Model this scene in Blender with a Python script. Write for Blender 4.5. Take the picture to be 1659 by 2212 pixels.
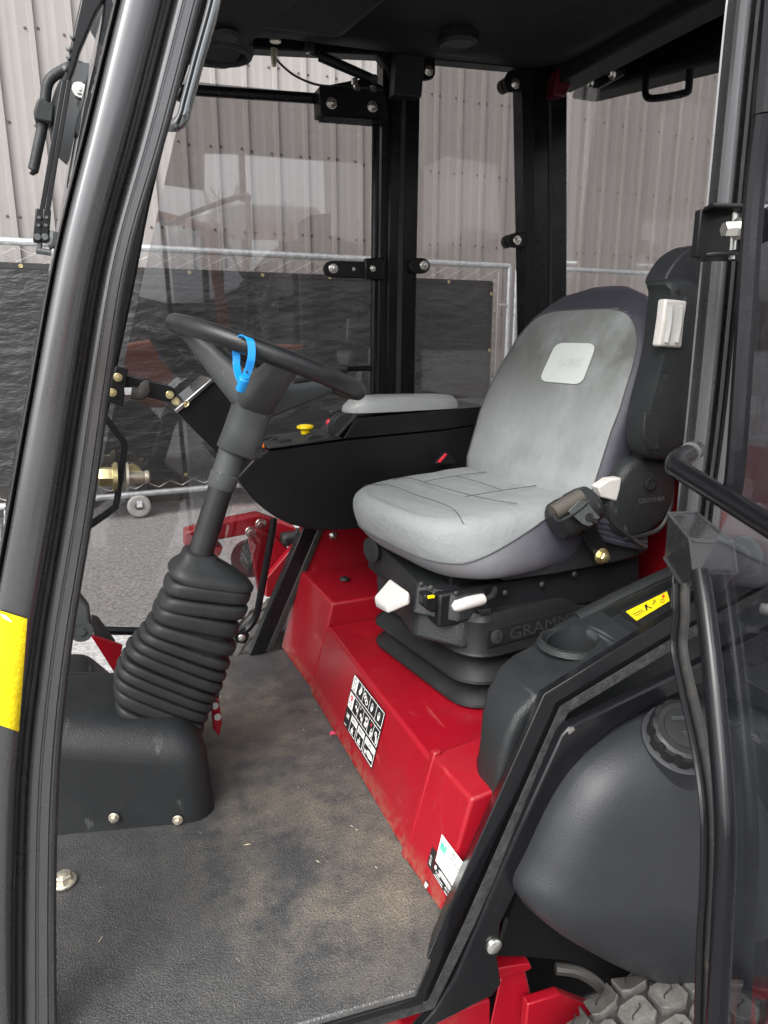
import bpy, math, random
from mathutils import Vector as V, Matrix as Mx
random.seed(7)
S = bpy.context.scene
for o in list(bpy.data.objects): bpy.data.objects.remove(o)
COL = S.collection
R = math.radians

# ------------------------------------------------------------------ camera, sky, sun, exposure
# cab frame: X to the rear of the machine, Y across it away from the photographer, Z up, floor mat at 0, ground at GZ
GZ = -0.73
YAW, PITCH = R(21.5), R(14.0)
CAM = V((0, 0, .95))
cam_d = bpy.data.cameras.new('camera'); cam = bpy.data.objects.new('camera', cam_d); COL.objects.link(cam)
cam_d.sensor_fit = 'HORIZONTAL'; cam_d.angle = 2*math.atan(960/1775); cam_d.clip_start = .02; cam_d.clip_end = 2000
cam.location = CAM; cam.rotation_euler = (R(90)-PITCH, 0, -YAW)
S.camera = cam
W = bpy.data.worlds.new("World"); S.world = W; W.use_nodes = True
wn = W.node_tree; wn.nodes.clear()
sky = wn.nodes.new('ShaderNodeTexSky'); sky.sky_type = 'NISHITA'; sky.sun_disc = False
SUN_EL, SUN_AZ = 46, 228       # azimuth measured from +Y towards +X
sky.sun_elevation = R(SUN_EL); sky.sun_rotation = R(SUN_AZ); sky.dust_density = 4; sky.air_density = 1.0
hs = wn.nodes.new('ShaderNodeHueSaturation'); hs.inputs['Saturation'].default_value = .10
bg = wn.nodes.new('ShaderNodeBackground'); bg.inputs['Strength'].default_value = .15
wo = wn.nodes.new('ShaderNodeOutputWorld')
wn.links.new(sky.outputs[0], hs.inputs['Color']); wn.links.new(hs.outputs[0], bg.inputs[0]); wn.links.new(bg.outputs[0], wo.inputs[0])
sd = bpy.data.lights.new('sun', 'SUN'); sd.energy = 1.0; sd.angle = R(45); sd.color = (1, .97, .93)
sun = bpy.data.objects.new('sun', sd); COL.objects.link(sun)
sun.rotation_euler = (R(90-SUN_EL), 0, -R(SUN_AZ)+math.pi)
sun.location = (0, -3, 6)
S.view_settings.view_transform = 'Standard'; S.view_settings.look = 'None'; S.view_settings.gamma = 1
S.view_settings.use_curve_mapping = False; S.view_settings.exposure = 1.62

# ------------------------------------------------------------------ helpers
FPX, CX, CY = 1775/1920*1659, 829.5, 1106.0
hd = V((math.sin(YAW), math.cos(YAW), 0)); rt = V((math.cos(YAW), -math.sin(YAW), 0))
fw = hd*math.cos(PITCH)+V((0, 0, -math.sin(PITCH))); upv = rt.cross(fw)
def ray(px, py): return fw+rt*((px-CX)/FPX)-upv*((py-CY)/FPX)
def P(px, py, x=None, y=None, z=None, d=None):
    """a measured sight line of the photograph met with a known plane of the cab"""
    v = ray(px, py)
    if x is not None: t = (x-CAM.x)/v.x
    elif y is not None: t = (y-CAM.y)/v.y
    elif z is not None: t = (z-CAM.z)/v.z
    else: t = d
    return CAM+v*t
def PP(px, py, o, n):
    v = ray(px, py); t = (o-CAM).dot(n)/v.dot(n); return CAM+v*t
FS = .079                                                       # fence and wall run this much off the X axis
def PF(px, py, y0):
    v = ray(px, py); t = y0/(v.y-FS*v.x); return CAM+v*t

class B:
    def __init__(s): s.v = []; s.f = []; s.m = []; s.fm = 0
    def add(s, vs, fs):
        n = len(s.v); s.v += [tuple(p) for p in vs]
        for f in fs: s.f.append(tuple(i+n for i in f)); s.m.append(s.fm)
        return s
    def hexa(s, a):       # bottom 4 (ccw from above) then top 4
        return s.add(a, [(3, 2, 1, 0), (4, 5, 6, 7), (0, 1, 5, 4), (1, 2, 6, 5), (2, 3, 7, 6), (3, 0, 4, 7)])
    def box(s, c, d, m=None):
        x, y, z = d[0]/2, d[1]/2, d[2]/2
        a = [V((-x, -y, -z)), V((x, -y, -z)), V((x, y, -z)), V((-x, y, -z)), V((-x, -y, z)), V((x, -y, z)), V((x, y, z)), V((-x, y, z))]
        if m is not None: a = [m @ p for p in a]
        return s.hexa([p+V(c) for p in a])
    def prism(s, poly, vec):
        n = len(poly); vec = V(vec)
        vs = [V(p) for p in poly]+[V(p)+vec for p in poly]
        fs = [tuple(range(n)), tuple(range(2*n-1, n-1, -1))]
        fs += [(i, (i+1) % n+0, (i+1) % n+n, i+n)[::-1] for i in range(n)]
        return s.add(vs, fs)
    def loft(s, rings, closed=True, caps=True, loop=False):
        n = len(rings[0]); vs = [p for r in rings for p in r]; fs = []
        k = len(rings)
        for i in range(k if loop else k-1):
            a = i*n; b = ((i+1) % k)*n
            for j in range(n if closed else n-1):
                j2 = (j+1) % n; fs.append((a+j, a+j2, b+j2, b+j))
        if caps and not loop: fs += [tuple(range(n-1, -1, -1)), tuple(range((k-1)*n, k*n))]
        return s.add(vs, fs)
    def tube(s, pts, r, n=10, loop=False, ov=None, caps=True):
        pts = [V(p) for p in pts]; k = len(pts); rings = []; up = None
        for i, p in enumerate(pts):
            a = pts[i-1] if (i or loop) else p; b = pts[(i+1) % k] if (i < k-1 or loop) else p
            t = (b-a).normalized()
            if up is None: up = (V(ov) if ov else (V((0, 0, 1)) if abs(t.z) < .9 else V((1, 0, 0))))
            u = (up-t*up.dot(t)).normalized(); w = t.cross(u); up = u
            rr = r[i] if isinstance(r, list) else r
            ra, rb = rr if isinstance(rr, tuple) else (rr, rr)
            rings.append([p+u*(ra*math.cos(q))+w*(rb*math.sin(q)) for q in (2*math.pi*j/n for j in range(n))])
        return s.loft(rings, True, caps, loop)
    def bar(s, pts, w, h, ov=None, loop=False):           # rectangular section
        pts = [V(p) for p in pts]; k = len(pts); rings = []; up = None
        for i, p in enumerate(pts):
            a = pts[i-1] if (i or loop) else p; b = pts[(i+1) % k] if (i < k-1 or loop) else p
            t = (b-a).normalized()
            if up is None or ov: up = V(ov) if ov else (V((0, 0, 1)) if abs(t.z) < .9 else V((1, 0, 0)))
            u = (up-t*up.dot(t)).normalized(); q = t.cross(u); up = u
            rings.append([p+u*(h/2)+q*(w/2), p-u*(h/2)+q*(w/2), p-u*(h/2)-q*(w/2), p+u*(h/2)-q*(w/2)])
        return s.loft(rings, True, True, loop)
    def lathe(s, prof, m, n=20, caps=True):
        return s.loft([[m @ V((r*math.cos(2*math.pi*j/n), r*math.sin(2*math.pi*j/n), h)) for j in range(n)] for r, h in prof], True, caps)
    def grid(s, fn, nu, nv):
        vs = [fn(i/nu, j/nv) for i in range(nu+1) for j in range(nv+1)]
        return s.add(vs, [(i*(nv+1)+j, (i+1)*(nv+1)+j, (i+1)*(nv+1)+j+1, i*(nv+1)+j+1) for i in range(nu) for j in range(nv)])

def AX(p, d, up=(0, 0, 1)):       # frame at p whose local z runs along d
    z = V(d).normalized(); u = V(up)
    if abs(z.dot(u.normalized())) > .95: u = V((1, 0, 0))
    x = u.cross(z).normalized(); y = z.cross(x)
    m = Mx((x, y, z)).transposed().to_4x4(); m.translation = V(p); return m
def sm(pts, k=6, loop=False):     # Catmull-Rom
    pts = [V(p) for p in pts]; n = len(pts); out = []
    for i in range(n if loop else n-1):
        g = lambda j: pts[j % n] if loop else pts[max(0, min(n-1, j))]
        a, b, c, d = g(i-1), g(i), g(i+1), g(i+2)
        for q in range(k):
            t = q/k
            out.append(.5*((2*b)+(c-a)*t+(2*a-5*b+4*c-d)*t*t+(3*b-a-3*c+d)*t**3))
    if not loop: out.append(pts[-1])
    return out
def lerp(a, b, t): return a+(b-a)*t
def interp(tab, x):
    if x <= tab[0][0]: return tab[0][1]
    for (a, p), (b, q) in zip(tab, tab[1:]):
        if x <= b: return p+(q-p)*(x-a)/(b-a)
    return tab[-1][1]
def rrect(a, b, r, n=6, cx=0, cy=0):   # rounded rectangle in the plane, half sizes a, b
    out = []
    for sx, sy, q in ((1, 1, 0), (-1, 1, 90), (-1, -1, 180), (1, -1, 270)):
        for j in range(n+1):
            t = R(q+90*j/n); out.append((cx+sx*(a-r)+r*math.cos(t), cy+sy*(b-r)+r*math.sin(t)))
    return out

def ob(name, b, mat, parent=None, bevel=0, label=None, smooth=True, ang=35, seg=2, sub=0, kind=None):
    me = bpy.data.meshes.new(name); me.from_pydata(b.v, [], b.f); me.update()
    for m in (mat if isinstance(mat, (list, tuple)) else [mat]): me.materials.append(m)
    if any(b.m): me.polygons.foreach_set('material_index', b.m)
    import bmesh
    bm = bmesh.new(); bm.from_mesh(me); bmesh.ops.recalc_face_normals(bm, faces=bm.faces); bm.to_mesh(me); bm.free()
    o = bpy.data.objects.new(name, me); COL.objects.link(o)
    if sub:
        q = o.modifiers.new('s', 'SUBSURF'); q.levels = q.render_levels = sub
    if bevel:
        q = o.modifiers.new('b', 'BEVEL'); q.width = bevel; q.segments = seg; q.limit_method = 'ANGLE'; q.angle_limit = R(30)
        q.harden_normals = False
    if smooth:
        me.polygons.foreach_set('use_smooth', [True]*len(me.polygons))
        if not sub: me.set_sharp_from_angle(angle=R(ang))
    if parent is not None: par(o, parent)
    if label: o['label'] = label
    if kind: o['kind'] = kind
    return o
def wloc(o):
    p = o.location.copy()
    return p if o.parent is None or o.parent.type != 'EMPTY' else p
def par(o, p):
    o.parent = p
    if p.type == 'EMPTY': o.matrix_parent_inverse = Mx.Translation(-p.location)
def thing(name, loc, label, cat, group=None):
    o = bpy.data.objects.new(name, None); COL.objects.link(o); o.location = loc; o.empty_display_size = .1
    return tag(o, label, cat, group)
def tag(o, label, cat, group=None):
    o['label'] = label; o['category'] = cat
    if group: o['group'] = group
    return o
FONT = {}
def text(name, s, o, xd, yd, h, mat, parent, ext=.0006, align='LEFT', **kw):
    """flat lettering: baseline start o, direction xd, up yd, letter height h"""
    c = bpy.data.curves.new('t', 'FONT'); c.body = s; c.size = 1; c.extrude = 0; c.align_x = align; c.resolution_u = 2
    t = bpy.data.objects.new('t', c); COL.objects.link(t)
    me = bpy.data.meshes.new_from_object(t.evaluated_get(bpy.context.evaluated_depsgraph_get()))
    bpy.data.objects.remove(t); bpy.data.curves.remove(c)
    xd = V(xd); yd = V(yd).normalized(); k = h/.69; sx = kw.pop('sx', 1)
    n = xd.cross(yd).normalized(); b = B()
    vs = [V(o)+xd.normalized()*(v.co.x*k*sx)+yd*(v.co.y*k)+n*ext for v in me.vertices]
    b.add(vs, [tuple(p.vertices) for p in me.polygons]); bpy.data.meshes.remove(me)
    return ob(name, b, mat, parent, smooth=False, **kw)

# ------------------------------------------------------------------ materials
def mat(name, col, rough=.5, metal=0, zdust=None, bump=None, var=None, coat=0, spec=.5, dirt=None, rvar=0, sheen=0, scr=None):
    """bump=(scale, strength, detail, kind)  var=(scale, amount)  dirt=(colour, scale, lo, hi, amount)  scr=(scale, amount)"""
    m = bpy.data.materials.new(name); m.use_nodes = True; nt = m.node_tree; N = nt.nodes; L = nt.links
    p = N['Principled BSDF']; p.inputs['Roughness'].default_value = rough; p.inputs['Metallic'].default_value = metal
    p.inputs['Coat Weight'].default_value = coat; p.inputs['Coat Roughness'].default_value = .12
    p.inputs['Specular IOR Level'].default_value = spec
    if sheen: p.inputs['Sheen Weight'].default_value = sheen
    p.inputs['Base Color'].default_value = (*col, 1)
    tc = N.new('ShaderNodeTexCoord'); c = None
    def noise(sc, det=6, ro=.6, vec=None):
        n = N.new('ShaderNodeTexNoise'); n.inputs['Scale'].default_value = sc; n.inputs['Detail'].default_value = det
        n.inputs['Roughness'].default_value = ro; L.new(vec or tc.outputs['Object'], n.inputs['Vector']); return n.outputs['Fac']
    def ramp(f, a, b, x=0., y=1.):
        r = N.new('ShaderNodeMapRange'); r.inputs[1].default_value = a; r.inputs[2].default_value = b
        r.inputs[3].default_value = x; r.inputs[4].default_value = y; L.new(f, r.inputs[0]); return r.outputs[0]
    def mix(f, a, b):
        x = N.new('ShaderNodeMix'); x.data_type = 'RGBA'; L.new(f, x.inputs[0])
        for s, q in ((6, a), (7, b)):
            if isinstance(q, tuple): x.inputs[s].default_value = (*q, 1)
            else: L.new(q, x.inputs[s])
        return x.outputs[2]
    c = col
    if var:
        f = ramp(noise(var[0]), .3, .7); k = var[1]
        c = mix(f, tuple(q*(1-k) for q in col), tuple(min(1, q*(1+k)) for q in col))
    if dirt:
        ds = dirt if isinstance(dirt, list) else [dirt]
        for (dc, sc, lo, hi, am) in ds:
            f = ramp(noise(sc, 8, .7), lo, hi, 0, am); c = mix(f, c, dc)
    if scr:
        mp = N.new('ShaderNodeMapping'); mp.inputs['Scale'].default_value = (scr[0], scr[0]*.12, scr[0]*.5); mp.inputs['Rotation'].default_value = (.5, .3, .8)
        L.new(tc.outputs['Object'], mp.inputs[0])
        f = ramp(noise(1, 3, .6, mp.outputs[0]), .66, .72, 0, scr[1]); c = mix(f, c, scr[2] if len(scr) > 2 else (.35, .35, .36))
    if zdust:      # dried mud left along the foot of the panel
        sx = N.new('ShaderNodeSeparateXYZ'); L.new(tc.outputs['Object'], sx.inputs[0]); mm = N.new('ShaderNodeMath'); mm.operation = 'MULTIPLY'
        L.new(ramp(sx.outputs[2], .002, .045, 1, 0), mm.inputs[0]); L.new(ramp(noise(38, 6, .7), .42, .66), mm.inputs[1]); c = mix(mm.outputs[0], c, zdust)
    if not isinstance(c, tuple): L.new(c, p.inputs['Base Color'])
    if rvar: L.new(ramp(noise(9, 6), .3, .7, max(.02, rough-rvar), min(1, rough+rvar)), p.inputs['Roughness'])
    if bump:
        bn = N.new('ShaderNodeBump'); bn.inputs['Strength'].default_value = bump[1]; bn.inputs['Distance'].default_value = bump[4] if len(bump) > 4 else .002
        k = bump[3] if len(bump) > 3 else 'n'
        if k == 'v':
            vo = N.new('ShaderNodeTexVoronoi'); vo.inputs['Scale'].default_value = bump[0]; L.new(tc.outputs['Object'], vo.inputs['Vector']); h = vo.outputs['Distance']
        else: h = noise(bump[0], bump[2])
        L.new(h, bn.inputs['Height']); L.new(bn.outputs[0], p.inputs['Normal'])
    m['nt'] = 1
    return m
M = {}
M['black'] = mat('black gloss paint', (.006, .006, .0072), .24, spec=.22, coat=.06, bump=(120, .04, 3), rvar=.1, dirt=((.06, .06, .064), 14, .6, .85, .14))
M['liner'] = mat('dark headliner', (.011, .011, .0125), .6, spec=.2, bump=(90, .15, 3), dirt=((.04, .038, .036), 5, .5, .8, .5))
M['black_in'] = mat('black satin paint', (.0075, .0075, .0085), .36, spec=.2, bump=(160, .05, 3), rvar=.1, dirt=((.06, .058, .056), 22, .64, .86, .2))
M['pillar'] = mat('worn gunmetal gloss pillar', (.10, .10, .104), .27, metal=.7, coat=.35, bump=(30, .03, 4), rvar=.08, dirt=[((.16, .155, .15), 5, .5, .9, .35), ((.3, .29, .27), 60, .7, .8, .3)])
M['plastic'] = mat('black grained plastic', (.015, .0165, .0175), .42, spec=.26, bump=(420, .35, 2, 'v'), rvar=.08, scr=(34, .3, (.13, .135, .14)), dirt=[((.055, .058, .06), 7, .5, .85, .4), ((.3, .3, .3), 90, .72, .8, .3)])
M['tank'] = mat('grey black moulded tank plastic', (.017, .0182, .021), .40, spec=.3, bump=(520, .28, 3, 'v', .0015), rvar=.06, dirt=[((.05, .053, .058), 4, .5, .85, .35), ((.35, .35, .36), 120, .74, .8, .25)])
M['boot'] = mat('dark rubber', (.019, .0205, .0215), .48, spec=.28, bump=(200, .15, 3), rvar=.1, dirt=[((.06, .063, .063), 12, .48, .85, .5), ((.4, .4, .38), 130, .74, .82, .3)])
M['gloss'] = mat('polished black tube', (.20, .21, .215), .10, metal=.85, coat=.8)
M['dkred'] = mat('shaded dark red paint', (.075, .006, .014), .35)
M['rubber'] = mat('black rubber seal', (.012, .012, .012), .6, bump=(90, .2, 3), dirt=((.13, .11, .08), 16, .55, .8, .4))
M['foam'] = mat('dusty foam seal', (.016, .016, .017), .95, bump=(260, 1.0, 6, 'n', .006), dirt=((.075, .070, .064), 60, .45, .75, .7))
M['hub'] = mat('grey black steering plastic', (.048, .052, .054), .5, bump=(300, .2, 2), dirt=[((.12, .125, .125), 8, .45, .85, .5)], scr=(60, .25))
M['rim'] = mat('worn leather rim', (.014, .015, .016), .30, bump=(500, .35, 2, 'v', .001), dirt=((.06, .065, .065), 9, .5, .8, .4))
M['red'] = mat('red machine paint', (.228, .0038, .0105), .36, zdust=(.20, .10, .065), coat=.08, spec=.35, bump=(60, .05, 4), var=(5, .10), rvar=.08, dirt=[((.14, .03, .028), 6, .48, .8, .4), ((.24, .15, .13), 34, .6, .82, .2), ((.42, .34, .3), 150, .73, .79, .35)], scr=(40, .18, (.5, .14, .13)))
M['red_dk'] = mat('red frame paint', (.25, .0035, .011), .38, bump=(50, .08, 4), rvar=.1, dirt=((.16, .07, .04), 12, .58, .8, .5))
M['fabric'] = mat('light grey seat fabric', (.185, .197, .196), .9, bump=(11, .8, 7, 'n', .012), var=(4, .08), sheen=.03, dirt=[((.07, .073, .07), 3.2, .44, .68, .85), ((.07, .07, .065), 60, .72, .8, .3)])
M['fabric_top'] = mat('grey seat cushion fabric', (.195, .208, .209), .9, bump=(11, .8, 7, 'n', .012), var=(5, .07), sheen=.03, dirt=[((.16, .165, .155), 5, .52, .8, .5)])
M['fabric_side'] = mat('slate grey stretch fabric', (.026, .025, .036), .6, bump=(500, .25, 2), var=(4, .2), sheen=.03)
M['piping'] = mat('dark seam thread', (.055, .057, .06), .8)
M['patch'] = mat('faded white vinyl patch', (.40, .425, .41), .55, bump=(60, .1, 3), dirt=((.34, .36, .35), 20, .5, .8, .4))
M['patch_txt'] = mat('faded print', (.37, .395, .385), .6)
M['white'] = mat('white plastic', (.46, .445, .42), .42, bump=(60, .08, 3), dirt=((.34, .31, .27), 25, .58, .8, .5))
M['galv'] = mat('galvanised steel', (.52, .54, .55), .42, metal=.75, var=(24, .25), bump=(40, .08, 3), dirt=((.30, .29, .28), 14, .55, .8, .4))
M['zinc'] = mat('yellow zinc', (.58, .50, .27), .3, metal=.9, var=(60, .2))
M['steel'] = mat('bright steel', (.60, .59, .56), .25, metal=.95, dirt=((.25, .2, .15), 60, .6, .8, .4))
M['pin'] = mat('dull zinc pin', (.58, .54, .44), .4, metal=.8, var=(80, .2))
M['yellow'] = mat('yellow plastic', (.80, .60, .0), .4)
M['orange'] = mat('orange plastic', (.8, .2, .02), .4)
M['redbtn'] = mat('red button', (.6, .02, .04), .35)
M['blue'] = mat('blue plastic strap', (.01, .30, .74), .38)
M['arm'] = mat('grey vinyl armrest', (.20, .21, .205), .38, bump=(60, .1, 2), var=(6, .1), dirt=((.42, .42, .41), 10, .6, .9, .3))
M['ink'] = mat('decal black', (.014, .014, .015), .35)
M['print'] = mat('decal white', (.78, .78, .76), .4, dirt=((.5, .5, .48), 60, .6, .8, .3))
M['green'] = mat('decal green', (.03, .50, .24), .4)
M['ylabel'] = mat('decal yellow', (.80, .60, .01), .4, dirt=((.5, .38, .05), 30, .58, .8, .4))
M['debris'] = mat('dry clippings', (.50, .44, .30), .8)
M['petal'] = mat('pink flake', (.55, .05, .12), .7)
M['foamdark'] = mat('void black', (.008, .008, .008), .8)
M['tyre'] = mat('dusty tyre rubber', (.014, .0135, .013), .8, bump=(70, .3, 5), dirt=[((.075, .07, .06), 22, .45, .75, .7)])
M['tread'] = mat('dusty tread block', (.05, .048, .044), .8, bump=(120, .25, 4, 'n', .002), dirt=[((.125, .118, .107), 40, .38, .66, .8)])
M['cast'] = mat('grey caster rubber', (.34, .34, .33), .6, dirt=((.2, .19, .17), 14, .5, .75, .5))
M['concrete'] = mat('rusty tube', (.20, .19, .18), .5, metal=.6, dirt=((.22, .10, .05), 14, .55, .7, .8))
M['wall'] = mat('taupe painted metal cladding', (.232, .215, .206), .5, var=(1.2, .05), bump=(5, .05, 4), dirt=((.20, .18, .168), 2.5, .5, .85, .3))
M['screw'] = mat('wall screw', (.10, .085, .08), .5, metal=.4)
M['wire'] = mat('galvanised wire', (.55, .55, .54), .5, metal=.3)
M['wood'] = mat('weathered pole wood', (.12, .10, .08), .9, bump=(20, .4, 5))
M['bark'] = mat('bare twig bark', (.13, .115, .105), .9)

def glass(name, tint, tilt=0):
    m = bpy.data.materials.new(name); m.use_nodes = True; nt = m.node_tree; N = nt.nodes; L = nt.links; N.clear()
    o = N.new('ShaderNodeOutputMaterial'); t = N.new('ShaderNodeBsdfTransparent'); t.inputs[0].default_value = (*tint, 1)
    g = N.new('ShaderNodeBsdfGlossy'); g.inputs['Roughness'].default_value = .015; g.inputs[0].default_value = (.95, .97, 1, 1)
    lw = N.new('ShaderNodeLayerWeight'); lw.inputs['Blend'].default_value = .5
    p5 = N.new('ShaderNodeMath'); p5.operation = 'POWER'; p5.inputs[1].default_value = 5; L.new(lw.outputs['Facing'], p5.inputs[0])
    ma = N.new('ShaderNodeMath'); ma.operation = 'MULTIPLY_ADD'; ma.inputs[1].default_value = .9; ma.inputs[2].default_value = .068; ma.use_clamp = True; L.new(p5.outputs[0], ma.inputs[0])
    mx = N.new('ShaderNodeMixShader'); L.new(ma.outputs[0], mx.inputs[0])
    L.new(t.outputs[0], mx.inputs[1]); L.new(g.outputs[0], mx.inputs[2])
    # fine dust specks on the pane
    tc = N.new('ShaderNodeTexCoord'); n = N.new('ShaderNodeTexNoise'); n.inputs['Scale'].default_value = 70; n.inputs['Detail'].default_value = 8; n.inputs['Roughness'].default_value = .75
    L.new(tc.outputs['Object'], n.inputs[0])
    mr = N.new('ShaderNodeMapRange'); mr.inputs[1].default_value = .62; mr.inputs[2].default_value = .85; mr.inputs[4].default_value = .22; L.new(n.outputs['Fac'], mr.inputs[0])
    df = N.new('ShaderNodeBsdfDiffuse'); df.inputs[0].default_value = (.5, .5, .49, 1)
    m2 = N.new('ShaderNodeMixShader'); L.new(mr.outputs[0], m2.inputs[0]); L.new(mx.outputs[0], m2.inputs[1]); L.new(df.outputs[0], m2.inputs[2])
    L.new(m2.outputs[0], o.inputs[0]); return m
M['glass'] = glass('tinted cab glass', (.665, .655, .655))
M['glass_door'] = glass('door glass', (.74, .75, .77))

def custom(name, build, rough=.6):
    m = bpy.data.materials.new(name); m.use_nodes = True; nt = m.node_tree; p = nt.nodes['Principled BSDF']; p.inputs['Roughness'].default_value = rough
    build(nt, nt.nodes, nt.links, p); return m
def nz(N, L, vec, sc, det=6, ro=.6):
    n = N.new('ShaderNodeTexNoise'); n.inputs['Scale'].default_value = sc; n.inputs['Detail'].default_value = det; n.inputs['Roughness'].default_value = ro
    L.new(vec, n.inputs['Vector']); return n.outputs['Fac']
def mr(N, L, f, a, b, x=0., y=1.):
    r = N.new('ShaderNodeMapRange'); r.inputs[1].default_value = a; r.inputs[2].default_value = b; r.inputs[3].default_value = x; r.inputs[4].default_value = y
    L.new(f, r.inputs[0]); return r.outputs[0]
def mxc(N, L, f, a, b):
    x = N.new('ShaderNodeMix'); x.data_type = 'RGBA'; L.new(f, x.inputs[0])
    for s, q in ((6, a), (7, b)):
        if isinstance(q, tuple): x.inputs[s].default_value = (*q, 1)
        else: L.new(q, x.inputs[s])
    return x.outputs[2]
def mth(N, L, op, a, b):
    x = N.new('ShaderNodeMath'); x.operation = op
    for i, q in enumerate((a, b)):
        if isinstance(q, (int, float)): x.inputs[i].default_value = q
        else: L.new(q, x.inputs[i])
    return x.outputs[0]
def floor_nodes(nt, N, L, p):
    tc = N.new('ShaderNodeTexCoord'); vec = tc.outputs['Object']
    vo = N.new('ShaderNodeTexVoronoi'); vo.inputs['Scale'].default_value = 330; L.new(vec, vo.inputs['Vector'])
    grain = vo.outputs['Distance']
    big = nz(N, L, vec, 3.4, 7, .62); fine = nz(N, L, vec, 260, 4, .7); mid = nz(N, L, vec, 13, 10, .78)
    sx = N.new('ShaderNodeSeparateXYZ'); L.new(vec, sx.inputs[0])
    # most of the dried mud lies where the feet rest, in front of the seat
    def blob(cx, cy, rx, ry):
        a = mth(N, L, 'DIVIDE', mth(N, L, 'SUBTRACT', sx.outputs[0], cx), rx); b = mth(N, L, 'DIVIDE', mth(N, L, 'SUBTRACT', sx.outputs[1], cy), ry)
        d = mth(N, L, 'ADD', mth(N, L, 'MULTIPLY', a, a), mth(N, L, 'MULTIPLY', b, b)); return mr(N, L, d, 0, 1, 1, 0)
    zone = mth(N, L, 'MAXIMUM', blob(.30, 1.12, .24, .36), blob(.30, 1.62, .2, .32))
    mud = mth(N, L, 'MULTIPLY', mr(N, L, mth(N, L, 'ADD', big, mth(N, L, 'MULTIPLY', mid, .9)), .82, 1.24), mr(N, L, zone, 0, .55, .10, 1))
    mud = mth(N, L, 'MULTIPLY', mth(N, L, 'MULTIPLY', mud, mr(N, L, fine, .40, .62, .08, 1)), mr(N, L, grain, .05, .4, .25, 1))
    c = mxc(N, L, mr(N, L, grain, .15, .5), (.066, .068, .070), (.034, .0355, .0375))
    c = mxc(N, L, mr(N, L, mid, .4, .8, 0, .55), c, (.098, .095, .090))
    c = mxc(N, L, mth(N, L, 'MULTIPLY', mud, 1.0), c, (.245, .203, .140))
    speck = mr(N, L, nz(N, L, vec, 330, 2, .5), .70, .74, 0, .8)
    c = mxc(N, L, speck, c, (.40, .36, .27))
    L.new(c, p.inputs['Base Color'])
    L.new(mr(N, L, mud, 0, 1, .46, .9), p.inputs['Roughness'])
    bn = N.new('ShaderNodeBump'); bn.inputs['Strength'].default_value = .55; bn.inputs['Distance'].default_value = .002
    L.new(mth(N, L, 'ADD', grain, mth(N, L, 'MULTIPLY', mid, .6)), bn.inputs['Height']); L.new(bn.outputs[0], p.inputs['Normal'])
M['mat'] = custom('dusty floor mat', floor_nodes, .5)
def asphalt_nodes(nt, N, L, p):
    tc = N.new('ShaderNodeTexCoord'); vec = tc.outputs['Object']
    f = nz(N, L, vec, 34, 8, .9); g = nz(N, L, vec, 3, 8, .7); h = nz(N, L, vec, 140, 3, .6)
    c = mxc(N, L, mr(N, L, f, .40, .60), (.125, .122, .119), (.47, .462, .455))
    c = mxc(N, L, mr(N, L, g, .4, .75, 0, .5), c, (.24, .235, .23))
    c = mxc(N, L, mr(N, L, h, .62, .7, 0, .7), c, (.42, .41, .40))
    L.new(c, p.inputs['Base Color']); bn = N.new('ShaderNodeBump'); bn.inputs['Strength'].default_value = .7; bn.inputs['Distance'].default_value = .02
    L.new(f, bn.inputs['Height']); L.new(bn.outputs[0], p.inputs['Normal'])
M['asphalt'] = custom('worn asphalt', asphalt_nodes, .85)
def tarp_nodes(nt, N, L, p):
    tc = N.new('ShaderNodeTexCoord'); vec = tc.outputs['Object']
    mp = N.new('ShaderNodeMapping'); mp.inputs['Scale'].default_value = (1, 1, 2.4); mp.inputs['Rotation'].default_value = (0, .12, 0); L.new(vec, mp.inputs[0])
    n1 = nz(N, L, mp.outputs[0], 5, 7, .62)
    c = mxc(N, L, mr(N, L, n1, .4, .75), (.011, .011, .0115), (.021, .021, .0215))
    L.new(c, p.inputs['Base Color']); p.inputs['Specular IOR Level'].default_value = .6
    wv = N.new('ShaderNodeTexWave'); wv.inputs['Scale'].default_value = 90; wv.bands_direction = 'Z'; L.new(vec, wv.inputs[0])
    bn = N.new('ShaderNodeBump'); bn.inputs['Strength'].default_value = .5; bn.inputs['Distance'].default_value = .04
    def ridge(sc, de): return mth(N, L, 'ABSOLUTE', mth(N, L, 'SUBTRACT', nz(N, L, mp.outputs[0], sc, de, .62), .5), 0)
    hgt_ = mth(N, L, 'ADD', mth(N, L, 'MULTIPLY', ridge(3.6, 3), 1.6), mth(N, L, 'MULTIPLY', ridge(12, 3), .3)); L.new(hgt_, bn.inputs['Height']); L.new(bn.outputs[0], p.inputs['Normal'])
M['tarp'] = custom('black woven privacy screen', tarp_nodes, .44)
def refl_nodes(nt, N, L, p):
    tc = N.new('ShaderNodeTexCoord'); vec = tc.outputs['Object']
    vo = N.new('ShaderNodeTexVoronoi'); vo.inputs['Scale'].default_value = 130; vo.feature = 'DISTANCE_TO_EDGE'; L.new(vec, vo.inputs[0])
    c = mxc(N, L, mr(N, L, vo.outputs['Distance'], .03, .12), (.70, .50, .0), (.84, .66, .005)); L.new(c, p.inputs['Base Color'])
M['reflector'] = custom('yellow reflective tape', refl_nodes, .35)
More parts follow.
